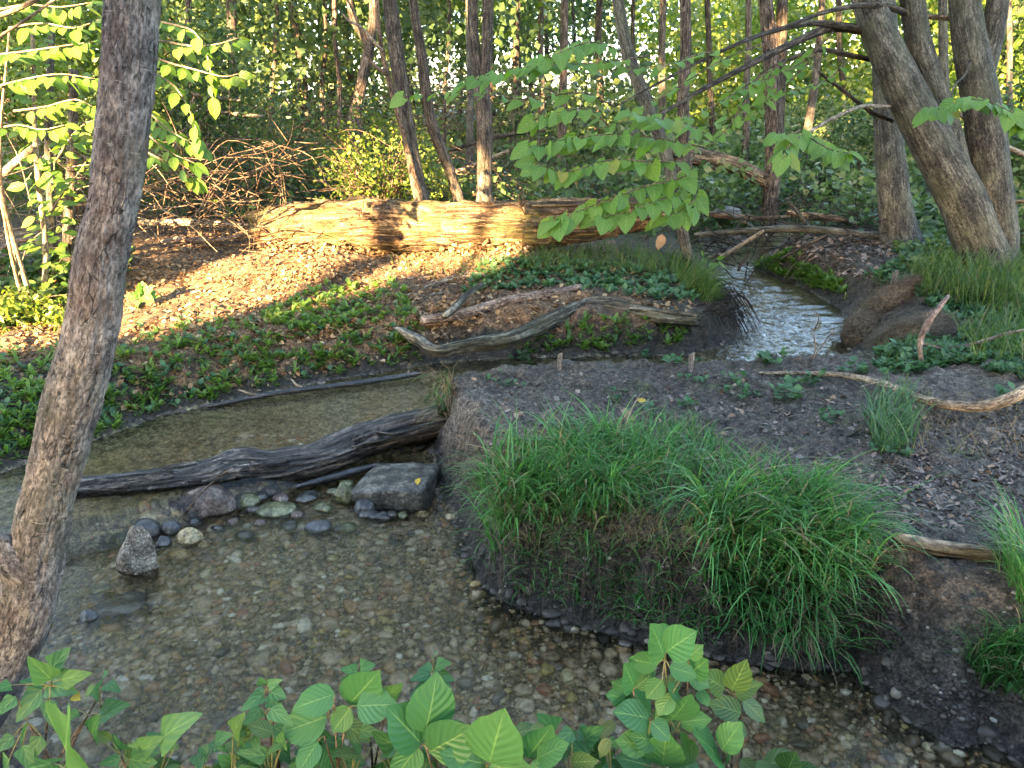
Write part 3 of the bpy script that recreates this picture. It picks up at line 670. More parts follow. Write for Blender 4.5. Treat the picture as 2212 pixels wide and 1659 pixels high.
for (pts, w, lb) in [([(880, 640), (940, 616), (1000, 602), (1040, 590)], [5, 8, 7, 4], 'pale thin branch above the sawn branch on the slope'),
                     ([(870, 620), (940, 610), (1000, 596), (1060, 590)], [5, 6, 6, 4], 'topmost thin branch on the shaded side of the slope'),
                     ([(890, 660), (930, 640), (975, 632)], [4, 6, 4], 'short twig left of the crooked side branch'),
                     ([(945, 710), (957, 722), (968, 735)], [6, 6, 5], 'stubby twig resting on the driftwood bend'),
                     ([(740, 608), (820, 607), (900, 604), (960, 596)], [4, 6, 6, 4], 'straight twig crossing the sunlit edge of the slope'),
                     ([(545, 655), (600, 640), (680, 632), (760, 640)], [3, 4, 4, 3], 'thin twig lying low across the sunlit slope')]:
    fallen('fallen_branch', lb, 'branch', pts, w, 'twig_pale', seg=8, sub=6, rough=.12, seed=int(pts[0][0]))
# dark wet branch in the upper water
root = thing('wet_branch', 'black wet branch with thorny stubs floating along the far shore', 'branch', W(640, 850, ZU))
bs = np.array(root.location)
P, R = pxtube([(380, 886), (470, 874), (560, 856), (650, 842), (760, 829), (850, 816), (908, 806)], [6, 9, 12, 13, 13, 13, 11], zs=[.10, .12, .14, .145, .14, .14, .15])
put('trunk', tube(P, R, seg=12, sub=8, rough=.12, seed=5), M['wetstick'], root, bs)
for q, w in (([(655, 840), (642, 832), (628, 818)], [12, 8, 3]), ([(556, 855), (540, 850), (514, 842)], [9, 7, 3]), ([(880, 808), (884, 800), (880, 795)], [6, 5, 3])):
    P3_, R3 = pxtube(q, w, zs=[.145, .17, .20]); put('stub', tube(P3_, R3, seg=7, sub=4, rough=.1), M['twig_pale'], root, bs)
# log dam across the stream
root = thing('stream_log', 'dark waterlogged log lying across the stream as a low dam', 'log', W(500, 1050, 0))
bs = np.array(root.location)
P, R = pxtube([(60, 1082), (170, 1060), (300, 1045), (430, 1028), (520, 1006), (600, 1004), (700, 984), (790, 950), (870, 926), (945, 908)], [64, 64, 62, 62, 84, 74, 76, 74, 74, 66], zs=[.08, .09, .10, .11, .12, .11, .12, .13, .14, .15])
TB = tube(P, R, seg=64, sub=24, rough=.24, freq=1.3, along=3.2, seed=21, fine=.14, squash=.85, ragged=.05, grain=.11, gf=7); put('trunk', TB, M['log_dam'], root, bs); bark_plates(root, bs, TB, 64, 217, 22, 'log_plate2', .010, (14, 46), (6, 14), 5)
for q, w, z in (([(800, 930), (850, 938), (905, 925)], [8, 13, 6], .20), ([(560, 985), (640, 978), (720, 962)], [6, 12, 5], .18), ([(760, 965), (830, 950), (890, 940)], [5, 9, 4], .17)):
    P3_, R3 = pxtube(q, w, zs=z); put('bark_flake', tube(P3_, R3, seg=8, sub=6, rough=.3, squash=.5, seed=w[1]), M['drift'], root, bs)
wood_small = [('fallen_branch', 'wet stick lying in the riffle below the log dam', [(640, 1052), (700, 1036), (760, 1020), (820, 1004)], [10, 18, 18, 12], 'wetstick', [.02, .03, .04, .05]),
    ('fallen_branch', 'thin twig leaning across the left part of the log dam', [(383, 1128), (440, 1060), (500, 1010)], [3, 4, 3], 'twig', [.03, .16, .25])]
for nm, lb, pts, w, mt, zs in wood_small: fallen(nm, lb, 'branch', pts, w, mt, zs=zs, lift=False, seg=10, rough=.15)
# right-hand branches
root = thing('curved_branch', 'long pale branch arching over the mud on the right', 'branch', G(1990, 866))
bs = np.array(root.location)
P, R = pxtube([(1640, 806), (1720, 806), (1830, 812), (1930, 836), (1990, 862), (2080, 878), (2150, 872), (2215, 845), (2290, 800)], [6, 9, 13, 16, 19, 23, 25, 27, 28], zs=[.46, .47, .49, .51, .52, .56, .60, .66, .74])
put('trunk', tube(P, R, seg=18, sub=10, rough=.1, seed=7, grain=.05, gf=4), M['twig_pale'], root, bs)
for q, w, z in (([(1930, 835), (1948, 845), (1958, 865)], [8, 7, 4], [.51, .5, .47]), ([(1925, 832), (1890, 828), (1860, 835)], [7, 5, 3], [.52, .5, .48])):
    P3_, R3 = pxtube(q, w, zs=z); put('side_branch', tube(P3_, R3, seg=7, sub=4), M['twig_pale'], root, bs)
g = G(1993, 800)
P = np.array([g, D(1988, 740, g[1] + .05), D(2008, 692, g[1] + .12), D(2048, 640, g[1] + .3)])
wood('upright_stick', 'bare crooked stick standing upright in front of the fibre rolls', 'branch', P, [.012, .018, .02, .014], 'cutwood', seg=9, sub=6, rough=.15, seed=3)
fallen('fallen_branch', 'dark bent branch lying right of the upright stick', 'branch', [(1985, 742), (2040, 752), (2100, 744), (2170, 722), (2215, 712)], [8, 10, 9, 7, 6], 'cutwood', zs=[.55, .53, .55, .6, .63], lift=False, seg=9, seed=5)
fallen('fallen_branch', 'short grey stick pointing out of the sedge tuft on the mud', 'branch', [(1812, 950), (1850, 930), (1880, 895)], [6, 8, 7], 'bark_grey', zs=[.46, .49, .56], lift=False, seg=8, seed=5)
fallen('edge_log', 'weathered log end set along the edge of the right bank', 'log', [(1930, 1160), (1965, 1172), (2040, 1186), (2130, 1196), (2260, 1216)], [24, 36, 38, 36, 38], 'drift', zs=[.47, .47, .47, .47, .47], lift=False, seg=36, sub=14, rough=.14, fine=.05, seed=9, grain=.08, gf=6)
g = G(1958, 790)
fallen('fallen_branch', 'thin leafless twig rising over the bright bend of the stream', 'branch', [(1735, 790), (1760, 760), (1758, 720), (1768, 690), (1762, 672)], [2.5, 3, 3, 2.5, 2], 'twig', ys=[4.7, 4.72, 4.75, 4.75, 4.75], lift=False, seg=5)
fallen('fallen_branch', 'thin forked twig lying toward the fibre rolls over the water', 'branch', [(1745, 792), (1780, 740), (1806, 708)], [2.5, 3, 2], 'twig', ys=[4.72, 4.85, 4.95], lift=False, seg=5)
# stakes
def stake(px, y0, y1, w, label):
    g = G(px, y1); h = D(px, y0, g[1])[2] - g[2] + .12; s = size(w, g)
    v = []
    for z, k in ((-.12, .85), (h * .5, 1), (h - .13, 1.0), (h - .12, .9)):
        for sx, sy in ((-1, -.6), (1, -.6), (1, .6), (-1, .6)): v.append((sx * s / 2 * k + z * .06, sy * s / 2 * k + .02 * z, z + (.008 * sx if z > 0.1 * h else 0)))
    f = [[4 * k + i, 4 * k + (i + 1) % 4, 4 * k + 4 + (i + 1) % 4, 4 * k + 4 + i] for k in range(3) for i in range(4)] + [[12, 13, 14, 15], [3, 2, 1, 0]]
    V = np.array(v) + g
    return tag(put('wooden_stake', (V, [np.array(f)], np.zeros(16), V - g), M['stake'], None, g, False), label, 'stake')
stake(1207, 764, 802, 10, 'grey wooden stake at the peninsula edge, left one of the pair')
stake(1489, 764, 806, 12, 'grey wooden stake at the peninsula edge, right one of the pair')
stake(1925, 586, 632, 10, 'thin wooden stake driven behind the upper fibre roll')
stake(1993, 672, 738, 14, 'short wooden stake between fibre roll and upright stick')
# coir rolls
def coir(pts, w, label, zs):
    P = np.array([G(a, b + ww * .30) for (a, b), ww in zip(pts, w)]); R = np.array([size(w[i], P[i]) / 2 for i in range(len(P))])
    for i in range(len(P)): P[i, 2] = max(P[i, 2], .1) + R[i] * .30
    root = thing('fibre_roll', label, 'fibre roll', P[len(P) // 2] - [0, 0, R[1]])
    bs = np.array(root.location)
    t = tube(P, R, seg=40, sub=18, rough=.34, along=6, freq=1.2, seed=len(label), fine=.14, squash=.9)
    put('core', t, M['coir'], root, bs)
    V = t[0]; k = rng.integers(0, len(V), 4200); base = V[k]
    m_ = blades(base, rng.uniform(0, 6.28, 4200), rng.uniform(.07, .19, 4200), .0032, rng.uniform(.9, 1.4, 4200), np.full(4200, 2.2), seg=3)
    o = put('loose_fibre', m_, M['coir_f'], root, bs); o['kind'] = 'stuff'
M['coir'] = rockmat('coir', [(.3, (.045, .03, .018)), (.55, (.10, .072, .044)), (.75, (.17, .125, .08))], 40, .95, 1.0)
M['coir_f'] = leafmat('coir_fibre', [(0, (.055, .038, .022)), (.7, (.14, .10, .062)), (1, (.22, .165, .11))], .2, .9)
coir([(1985, 606), (1940, 636), (1890, 672), (1856, 712), (1845, 735)], [42, 62, 72, 74, 48], 'upper brown coir fibre roll slumped beside the bright stream bend', .35)
coir([(2030, 690), (1985, 712), (1935, 730), (1905, 748)], [34, 52, 56, 40], 'lower brown coir fibre roll nearest the mud flat', .4)

# ------------------------------------------------------------------ stones
def stone(px, py, w, h, mat, label, z=0.0, kind='round', seed=1, flat=.7, ic=None, yaw=0.0):
    c = W(px, py, z); s = size(w, c) / 2; v, f = ic or ICO4
    v = v.copy()
    rr = np.random.default_rng(seed)
    if kind == 'block':
        v = .86 * v / np.abs(v).max(1)[:, None] + .14 * v; v[:, 0] += .12 * v[:, 2] * v[:, 1]; v[:, 2] += .10 * v[:, 0] - .08 * v[:, 1]
    for k in range({'round': 3, 'angular': 9, 'block': 2}[kind]):
        n = norm(rr.normal(size=3)); dd = {'round': .86, 'angular': .62, 'block': 1.12}[kind] + rr.uniform(-.06, .1)
        q = v @ n; v = v - np.maximum(q - dd, 0)[:, None] * n * .92
    v = v * (1 + {'round': .10, 'angular': .12, 'block': .06}[kind] * fbm(v * 2.2 + seed, 4, seed))[:, None]
    v = v + {'round': .015, 'angular': .06, 'block': .05}[kind] * fbm(v * 9 + seed, 3, seed)[:, None] * norm(v)
    hh = size(h, c) / 2 * 1.15
    V = v * np.array([s, s * rr.uniform(.75, .95), hh * flat + hh * .25])
    ca, sa = math.cos(yaw), math.sin(yaw); V = np.stack([V[:, 0] * ca - V[:, 1] * sa, V[:, 0] * sa + V[:, 1] * ca, V[:, 2]], -1)
    base = c + np.array([0, s * .3, -.02])
    return tag(put('stone', (V + base, [f], np.zeros(len(V)), V), M[mat], None, base), label, 'stone')
stone(857, 1066, 162, 96, 'rock_slab', 'large flat topped grey block beside the log dam', .025, 'block', 4, .5, yaw=-.12)
stone(440, 1100, 118, 84, 'rock_brown', 'angular reddish brown stone in front of the log dam', .03, 'angular', 7, .8, yaw=.4)
stone(290, 1212, 92, 120, 'rock_conc', 'pale rough pebbly concrete lump standing in the water', .05, 'angular', 23, 1.0, yaw=.5)
stone(311, 1147, 62, 58, 'rock_wet', 'round dark grey stone just behind the concrete lump', .02, 'round', 3)
stone(365, 1140, 46, 40, 'rock_wet', 'small dark stone between the round grey and the brown stone', .02, 'round', 5)
stone(350, 1168, 34, 44, 'rock_wet', 'narrow dark stone touching the concrete lump', .02, 'angular', 6)
stone(405, 1160, 56, 46, 'rock_tan', 'smooth tan stone standing out of the water', .02, 'round', 8)
stone(386, 1200, 48, 26, 'rock_tan', 'low tan stone nearly under water in front of the smooth one', -.015, 'round', 9)
stone(438, 1176, 26, 18, 'rock_tan', 'little orange tan stone right of the smooth tan one', -.005, 'round', 19)
stone(686, 1140, 62, 38, 'rock_wet', 'flat oval dark stone alone in the riffle', .0, 'round', 11)
stone(592, 1104, 92, 36, 'rock_moss', 'broad olive mossy stone awash below the log dam', .005, 'round', 12, .6)
stone(530, 1080, 60, 34, 'rock_moss', 'dark olive stone under the log dam, left of the mossy one', .02, 'round', 22, .6)
stone(660, 1072, 60, 28, 'rock_wet', 'wet low stone between wet stick and mossy stone', .015, 'angular', 31, .6)
stone(743, 1070, 62, 60, 'rock_moss', 'mossy dark lump left of the flat block', .03, 'angular', 13, .9)
stone(786, 1096, 48, 40, 'rock_wet', 'smooth blue grey stone at the front corner of the block', .02, 'round', 14, .8)
stone(525, 1160, 48, 30, 'rock_wet', 'dark stone just under water, midway along the riffle', -.02, 'round', 15, .6)
stone(502, 1128, 34, 24, 'rock_brown', 'small red stone just right of the brown angular stone', -.005, 'round', 16)
stone(750, 1140, 40, 24, 'rock_moss', 'small brown stone right of the flat oval stone', -.01, 'round', 17)
stone(912, 1110, 30, 20, 'rock_tan', 'little tan stone at the foot of the mud peninsula', -.005, 'round', 18)
stone(938, 1062, 26, 36, 'rock_brown', 'small upright amber stone wedged between block and mud bank', .02, 'angular', 28)
stone(185, 1336, 52, 50, 'rock_wet', 'black wet stone breaking the flow near the leaning trunk', .0, 'angular', 21, .7)
stone(245, 1318, 120, 30, 'rock_wet', 'long low dark stone with water sliding over it', -.012, 'angular', 20, .5)
stone(210, 1276, 50, 28, 'rock_moss', 'sunken weedy stone behind the black wet one', -.02, 'angular', 24, .5)
stone(205, 1497, 44, 34, 'rock_tan', 'tan stone under water near the nightshade leaves', -.06, 'round', 25)
stone(1632, 1003, 26, 20, 'rock_slab', 'round pale flat stone lying on the mud flat', .46, 'round', 26, .4)
stone(1575, 458, 66, 22, 'rock_slab', 'grey boulder low beside the shaggy trunk', .55, 'round', 27, .8)
stone(1012, 1270, 22, 10, 'rock_conc', 'white flat pebble in the shallows by the bank', -.02, 'round', 30, .5)
for i, (px, py, w, h, mt, lb) in enumerate([(470, 1140, 40, 26, 'rock_wet', 'small wet stone right of the angular brown stone'), (560, 1130, 34, 22, 'rock_brown', 'reddish stone between mossy stone and dark sunken one'), (620, 1135, 44, 24, 'rock_wet', 'dark flat stone left of the oval stone'),
    (700, 1098, 52, 30, 'rock_moss', 'weedy stone below the wet stick'), (640, 1112, 36, 22, 'rock_brown', 'brown stone just right of the broad mossy stone'), (820, 1118, 40, 22, 'rock_wet', 'low stone in front of the flat block'), (870, 1112, 34, 20, 'rock_moss', 'small mossy stone at the right front of the block'),
    (480, 1062, 60, 30, 'rock_wet', 'dark stone wedged under the log dam'), (420, 1128, 38, 26, 'rock_wet', 'dark stone at the foot of the brown angular stone'), (330, 1185, 30, 26, 'rock_wet', 'pebble sized dark stone by the concrete lump'), (255, 1165, 44, 34, 'rock_moss', 'olive stone left behind the concrete lump'), (590, 1160, 30, 18, 'rock_tan', 'small tan stone in mid riffle'), (720, 1165, 30, 18, 'rock_brown', 'small rusty stone in mid riffle')]):
    stone(px, py, w, h, mt, lb, .0, ['angular', 'round', 'angular'][i % 3], 60 + i, .7, ICO3)
LN = np.array([W(a, b, 0) for a, b in [(200, 1085), (330, 1075), (430, 1062), (540, 1060), (640, 1062), (740, 1030), (800, 1100), (900, 1100)]])
rs = np.random.default_rng(77)
for i in range(36):
    k = rs.uniform(0, len(LN) - 1.001); j = int(k); c0 = LN[j] + (LN[j + 1] - LN[j]) * (k - j) + [rs.normal(0, .03), -abs(rs.normal(.05, .12)), 0]
    rad_ = rs.uniform(.018, .05); v, f = ICO3; n_ = norm(rs.normal(size=(6, 3))); v = v.copy()
    for q_ in n_: v = v - np.maximum(v @ q_ - rs.uniform(.6, .85), 0)[:, None] * q_ * .9
    v = v * (1 + .12 * fbm(v * 2 + i, 3, i))[:, None] * np.array([rad_ * 1.2, rad_, rad_ * .7])
    base = np.array([c0[0], c0[1], rs.uniform(-.03, .005)])
    tag(put('stone', (v + base, [f], np.zeros(len(v)), v), M[['rock_wet', 'rock_brown', 'rock_moss', 'rock_wet', 'rock_slab'][i % 5]], None, base), 'small wet stone packed along the foot of the log dam', 'stone', 'small stones packed below the log dam')
# ------------------------------------------------------------------ trees
TRUNK_RINGS = {}
def stem(pts, widths, y0, ys=None, root_flare=1.0, seg=18, sub=8, rough=.07, seed=1, fine=.02, along=2.0, sink=.12):
    ys = [y0] * len(pts) if ys is None else ys
    P = np.array([D(a, b, y) for (a, b), y in zip(pts, ys)]); w = np.asarray(widths, float)
    R = np.array([size(w[i], P[i]) / 2 for i in range(len(P))])
    if root_flare > 1:
        P = np.vstack([P[0] + (P[0] - P[1]) / np.linalg.norm(P[0] - P[1]) * sink, P]); R = np.r_[R[0] * root_flare, R]
    return tube(P, R, seg=seg, sub=sub, rough=rough, seed=seed, fine=fine, along=along), P, R
def crown_cloud(center, rad, n, size_, up=.5, clumps=14, hexa=False, asp=.36):
    c = rand_dirs(clumps) * rng.uniform(.2, 1, (clumps, 1)) ** .5
    k = rng.integers(0, clumps, n); p = c[k] + rng.normal(0, .22, (n, 3))
    shade = np.clip(.5 + (rng.random(clumps)[k] - .5) * .9 + rng.normal(0, .2, n), 0, 1)
    return kites(np.asarray(center) + p * np.asarray(rad), rng.uniform(.6, 1.15, n) * size_, up, asp, shade, hexa)
def upper(root, bs, P, R, mat, h=4.5, spread=1.7, n=1500, leaf=.13, cmat='crown', seed=0, nb=4):
    """the part of the tree above the frame: trunk going on, limbs, crown"""
    top, d = P[-1], norm(P[-1] - P[-2]); d = norm(d + np.array([0, 0, .9]))
    q = np.array([top, top + d * h * .35, top + d * h * .7 + rng.normal(0, .15, 3), top + d * h])
    put('upper_trunk', tube(q, [R[-1], R[-1] * .8, R[-1] * .5, R[-1] * .12], seg=10, sub=4, rough=.05, seed=seed), M[mat], root, bs)
    for i in range(nb):
        s = rng.uniform(.25, .8); b0 = q[0] + (q[-1] - q[0]) * s; a = rng.uniform(0, 6.28); l = spread * rng.uniform(.6, 1)
        e = b0 + np.array([math.cos(a) * l, math.sin(a) * l, l * .45]); mid = (b0 + e) / 2 + [0, 0, -.08]
        put('limb', tube(np.array([b0, mid, e]), [R[-1] * .4, R[-1] * .25, R[-1] * .06], seg=7, sub=4, seed=i), M[mat], root, bs)
    c = q[0] + (q[-1] - q[0]) * .72
    put('crown', crown_cloud(c, (spread, spread, h * .42), n, leaf, clumps=18), M[cmat], root, bs)

# leaning trunk in the foreground
edges = [(-80, 1590, 128), (-28, 1500, 132), (22, 1400, 130), (62, 1290, 128), (94, 1110, 122), (110, 1050, 117), (153, 883, 128), (196, 716, 121), (219, 549, 117), (244, 440, 112), (259, 335, 117), (275, 170, 119), (286, 0, 120), (292, -120, 118)]
ysl = np.interp([e[1] for e in edges], [-120, 1590], [2.45, 2.02])
tr, P, R = stem([(a, b) for a, b, w in edges], [w * .89 for a, b, w in edges], 2.1, ysl, 1.15, seg=96, sub=22, rough=.05, seed=4, fine=0, along=3)
V, Fs, rr, lu = tr                                              # long flaky bark plates as relief
ang = np.arctan2(lu[:, 1], lu[:, 0]); q = np.stack([np.cos(ang) * 3.4, np.sin(ang) * 3.4, lu[:, 2] * 5.5], -1)
wq = q + .5 * np.stack([vnoise(q * 1.7, 61), vnoise(q * 1.7, 62), vnoise(q * 1.7, 63)], -1)
ridge = 1 - np.abs(vnoise(wq * np.array([2.2, 2.2, .9]), 64)) * 2.6
rel = -np.clip(ridge, 0, 1) ** 2 * .0055 + np.clip(vnoise(wq * np.array([3.2, 3.2, 1.6]), 66), 0, 1) * .005 + fbm(q * 6, 3, 67) * .0016
Cc = np.zeros_like(V); rad = norm(V - np.array([np.interp(V[:, 2], P[:, 2], P[:, 0]), np.interp(V[:, 2], P[:, 2], P[:, 1]), V[:, 2]]).T)
V = V + rad * rel[:, None]
root = thing('leaning_tree', 'thick flaky barked trunk leaning across the left foreground', 'tree', P[1]); bs = np.array(root.location)
put('trunk', (V, Fs, rr, lu), M['bark_fg'], root, bs)
kp = np.array([D(60, 1235, ysl[3]), D(22, 1195, ysl[3] - .02), D(2, 1160, ysl[3] - .03)])
put('knob', tube(kp, [.07, .055, .02], seg=24, sub=8, rough=.12, seed=9), M['bark_fg'], root, bs)
upper(root, bs, P, R, 'bark_fg', 4.5, 1.5, 900, .10, seed=2, nb=3)

# multi-stemmed basswood on the right
g = G(2125, 588); yb = g[1]
root = thing('basswood_tree', 'grey tree with several leaning stems on the right bank', 'tree', g); bs = np.array(root.location)
st = [([(2145, 585), (2112, 515), (2078, 430), (2020, 320), (1960, 205), (1900, 75), (1862, -40)], [98, 92, 92, 86, 80, 68, 62], None, 1.25),
      ([(2098, 560), (2080, 480), (2062, 380), (2045, 290), (2015, 190), (1985, 90), (1968, -30)], [54, 66, 68, 60, 54, 52, 50], [yb + .1] * 7, 1.2),
      ([(2150, 590), (2150, 500), (2138, 380), (2125, 250), (2100, 120), (2085, 20), (2078, -50)], [92, 88, 82, 76, 70, 62, 58], [yb + .12] * 7, 1.25)]
tops = []
for i, (pp, w, ys, fl) in enumerate(st):
    t, P, R = stem(pp, w, yb, ys, fl, seg=30, sub=12, rough=.09, seed=30 + i, fine=.015, along=1.2)
    put('stem', t, M['bark_grey'], root, bs); tops.append((P, R))
t, P, R = stem([(2110, 215), (2132, 120), (2150, 40), (2162, -60)], [44, 50, 46, 42], yb + .18, seg=18, seed=37); put('stem', t, M['bark_grey'], root, bs); tops.append((P, R))
for i, (P, R) in enumerate(tops): upper(root, bs, P, R, 'bark_grey', 5.0, 1.9, 1000, .14, seed=i, nb=2)
BR = [([(1895, 70), (1800, 60), (1700, 100), (1600, 150), (1480, 215), (1340, 305)], [22, 19, 16, 13, 9, 4], [7.2, 7.0, 6.6, 6.2, 5.8, 5.3]),
      ([(1905, 85), (1850, 62), (1760, 50), (1660, 70), (1560, 110), (1450, 165), (1330, 230)], [16, 15, 13, 10, 8, 6, 3], [7.2, 7.0, 6.8, 6.4, 6.0, 5.7, 5.4]),
      ([(1990, 40), (1900, 12), (1800, 22), (1690, 60), (1600, 95)], [14, 13, 10, 7, 3], [7.2, 6.9, 6.6, 6.2, 5.9]),
      ([(1912, 135), (1830, 118), (1770, 108), (1700, 130), (1640, 160)], [12, 11, 9, 6, 3], [7.2, 7.1, 6.9, 6.7, 6.5]),
      ([(1945, 232), (1900, 230), (1860, 230), (1800, 255), (1740, 290)], [8, 8, 8, 8, 5], [7.2, 6.8, 6.4, 6.0, 5.6]),
      ([(1928, 262), (1880, 240), (1820, 195), (1768, 155)], [9, 9, 8, 6], [7.3, 7.2, 7.1, 7.0]),
      ([(2085, 42), (2040, 38), (2000, 36)], [14, 12, 10], [7.3, 7.3, 7.3]),
      ([(2100, 120), (2085, 160), (2062, 185), (2050, 230)], [6, 5, 4, 3], [7.2, 6.6, 6.0, 5.6]),
      ([(2140, 440), (2180, 438), (2230, 432)], [12, 10, 9], [7.3, 7.1, 6.9]),
      ([(2060, 232), (2090, 262), (2130, 290), (2180, 320), (2240, 345)], [7, 9, 11, 12, 13], [7.6, 7.6, 7.7, 7.8, 7.9])]
BRP = []
for i, (pp, w, ys) in enumerate(BR):
    P, R = pxtube(pp, w, ys=ys); BRP.append((P, R))
    put('branch', tube(P, R, seg=9, sub=7, rough=.1, seed=40 + i), M['bark_dark' if i in (0, 1, 2, 3, 5, 7) else 'twig_pale'], root, bs)
BASS, BASS_B = root, bs

def tree(name, label, pts, widths, mat, y=None, base_px=None, cat='tree', seed=1, extra=(), flare=1.25, up=True, rough=.08, n=900, cmat='crown', group=None, leaf=.13, spread=1.6, seg=20):
    if y is None: y = G(*pts[0])[1]
    t, P, R = stem(pts, widths, y, None, flare, seg=seg, sub=8, rough=rough, seed=seed, fine=.02)
    zb = gz(P[1][0], P[1][1])
    root = thing(name, label, cat, (P[1][0], P[1][1], zb), group); bs = np.array(root.location)
    if P[0][2] > zb: 
        t = tube(np.vstack([[P[1][0], P[1][1], zb - .1], P[1:]]), np.r_[R[0], R[1:]], seg=seg, sub=8, rough=rough, seed=seed, fine=.02)
    put('trunk', t, M[mat], root, bs)
    for (ep, ew, nm, em) in extra:
        P2, R2 = pxtube(ep, ew, ys=y + (.02 if nm == 'fork' else -.05)); put(nm, tube(P2, R2, seg=12, sub=6, rough=.08, seed=seed + 3), M[em or mat], root, bs)
    if up: upper(root, bs, P, R, mat, 4.5, spread, n, leaf, cmat, seed, 2)
    return root
tree('straight_tree', 'single straight grey tree with flared base by the fallen pole', [(1945, 528), (1938, 480), (1928, 400), (1918, 280), (1914, 140), (1905, 0), (1900, -60)], [92, 72, 64, 58, 56, 54, 52], 'bark_grey', seed=51, extra=[([(1920, 268), (1900, 258), (1870, 235)], [14, 10, 6], 'limb', None)], seg=28)
tree('shaggy_tree', 'shaggy barked trunk standing across the upper stream', [(1662, 486), (1664, 430), (1672, 340), (1670, 220), (1663, 100), (1654, 0), (1650, -50)], [40, 34, 36, 36, 32, 30, 28], 'bark_shag', seed=52, rough=.16, n=150, extra=[([(1676, 360), (1684, 250), (1686, 120), (1690, 0)], [22, 22, 24, 24], 'fork', 'bark_dark')])
tree('leaning_sapling', 'slender smooth tree leaning left from the head of the grassy bank', [(1494, 592), (1478, 520), (1462, 440), (1440, 340), (1402, 235), (1360, 125), (1338, 20), (1332, -50)], [26, 24, 25, 26, 28, 28, 26, 25], 'bark_grey', seed=53, rough=.04)
tree('cracked_tree', 'sunlit trunk with a dark vertical crack behind the big log, leftmost of three', [(912, 442), (903, 400), (888, 320), (872, 220), (856, 110), (842, 0), (838, -50)], [36, 32, 31, 32, 34, 32, 31], 'bark_brown', y=8.75, seed=54)
tree('crooked_tree', 'trunk with a sunlit bend behind the big log, middle of three', [(992, 440), (978, 390), (960, 340), (940, 290), (925, 230), (912, 130), (896, 30), (888, -50)], [24, 21, 23, 24, 24, 23, 21, 20], 'bark_brown', y=8.9, seed=55)
tree('forked_tree', 'forked grey brown trunk right behind the big log, rightmost of three', [(1047, 442), (1046, 400), (1047, 330), (1045, 250), (1040, 190)], [40, 33, 33, 34, 34], 'bark_brown', y=8.7, seed=56, up=False,
     extra=[([(1042, 215), (1030, 140), (1022, 60), (1020, -60)], [26, 24, 23, 22], 'fork', None), ([(1044, 215), (1050, 140), (1053, 60), (1055, -60)], [24, 25, 25, 24], 'fork', None)])
tree('dead_snag', 'thin bare dead stem leaning past the cracked trunk', [(914, 440), (896, 380), (880, 320), (858, 240), (838, 165), (822, 90), (812, -20)], [8, 10, 11, 12, 12, 10, 9], 'twig', y=8.6, seed=57, up=False, flare=1.1,
     extra=[([(836, 160), (800, 130), (770, 40), (740, -20)], [9, 8, 6, 4], 'branch', None), ([(826, 110), (780, 60), (755, 45), (740, 30)], [7, 7, 6, 3], 'branch', 'twig_pale')])
tree('reddish_tree', 'dark reddish forked trunk leaning deeper in the wood, left of centre', [(768, 262), (775, 215), (788, 150), (800, 90), (806, 40), (804, -30)], [28, 24, 24, 22, 18, 15], 'bark_shag', y=13.5, seed=58, extra=[([(796, 100), (780, 70), (762, 40), (752, -20)], [18, 17, 15, 13], 'fork', None)])
tree('shady_tree', 'thick dark straight trunk deep in the wood behind the left shrub', [(506, 330), (505, 200), (502, 90), (498, -40)], [26, 23, 22, 21], 'bark_dark', y=14, seed=59)
tree('sunspot_tree', 'slanting trunk with a bright sun spot beyond the shaggy tree', [(1735, 345), (1745, 280), (1757, 200), (1768, 110), (1778, -30)], [20, 18, 17, 15, 13], 'bark_brown', y=17, seed=60, n=150)
tree('slim_tree', 'grey trunk seen between the basswood stems', [(2048, 330), (2042, 240), (2038, 120), (2036, -40)], [22, 20, 19, 18], 'bark_grey', y=13, seed=61)
tree('slim_tree', 'pale slim trunk standing right behind the forked trunk', [(1015, 300), (1016, 200), (1013, 80), (1012, -40)], [17, 15, 14, 13], 'bark_grey', y=13.5, seed=62)
lab = [(1108, 290, 14, 17, 'slim dark trunk just right of the forked trunk, deep in the wood'), (1165, 310, 15, 20, 'second slim dark trunk right of the forked trunk, deep in the wood'), (1214, 330, 19, 15, 'peeling brown trunk midway between forked trunk and leaning sapling'),
       (1290, 300, 16, 19, 'thin dark trunk left of the leaning sapling top'), (1425, 320, 16, 16, 'dark trunk right behind the leaning sapling'), (1478, 330, 26, 12, 'stout dark trunk between leaning sapling and shaggy tree'),
       (1540, 300, 13, 18, 'thin trunk left of the shaggy tree, deep in the wood'), (1612, 300, 14, 16, 'dim trunk just left of the shaggy tree'), (735, 270, 11, 16, 'very thin trunk left of the reddish tree'), (700, 280, 9, 18, 'thinnest dark trunk left of centre in the wood'),
       (585, 300, 11, 17, 'thin dark trunk between shady tree and reddish tree'), (415, 300, 15, 12, 'dark trunk right of the leaning foreground trunk, in the shrubs'), (1822, 300, 13, 22, 'far thin trunk left of the straight grey tree'), (2185, 300, 12, 14, 'thin curved trunk at the right edge of the wood'),
       (960, 300, 9, 19, 'hair thin trunk between crooked and forked trunks'), (1372, 300, 10, 20, 'far thin trunk in front of the bright gap')]
for i, (px, py, w, y, lb) in enumerate(lab):
    dx = rng.uniform(-14, 14); k = rng.uniform(-10, 10)
    tree('far_tree', lb, [(px, py), (px + dx * .3 + k * .5, py * .66), (px + dx * .7 - k * .3, py * .33), (px + dx, -30)], [w * 1.1, w, w * .95, w * .9], ['bark_dark', 'bark_brown', 'bark_shag'][i % 3], y=y, seed=70 + i, n=700, spread=1.8, seg=10, leaf=.15, cmat='crown' if px < 1500 else 'crown_y')
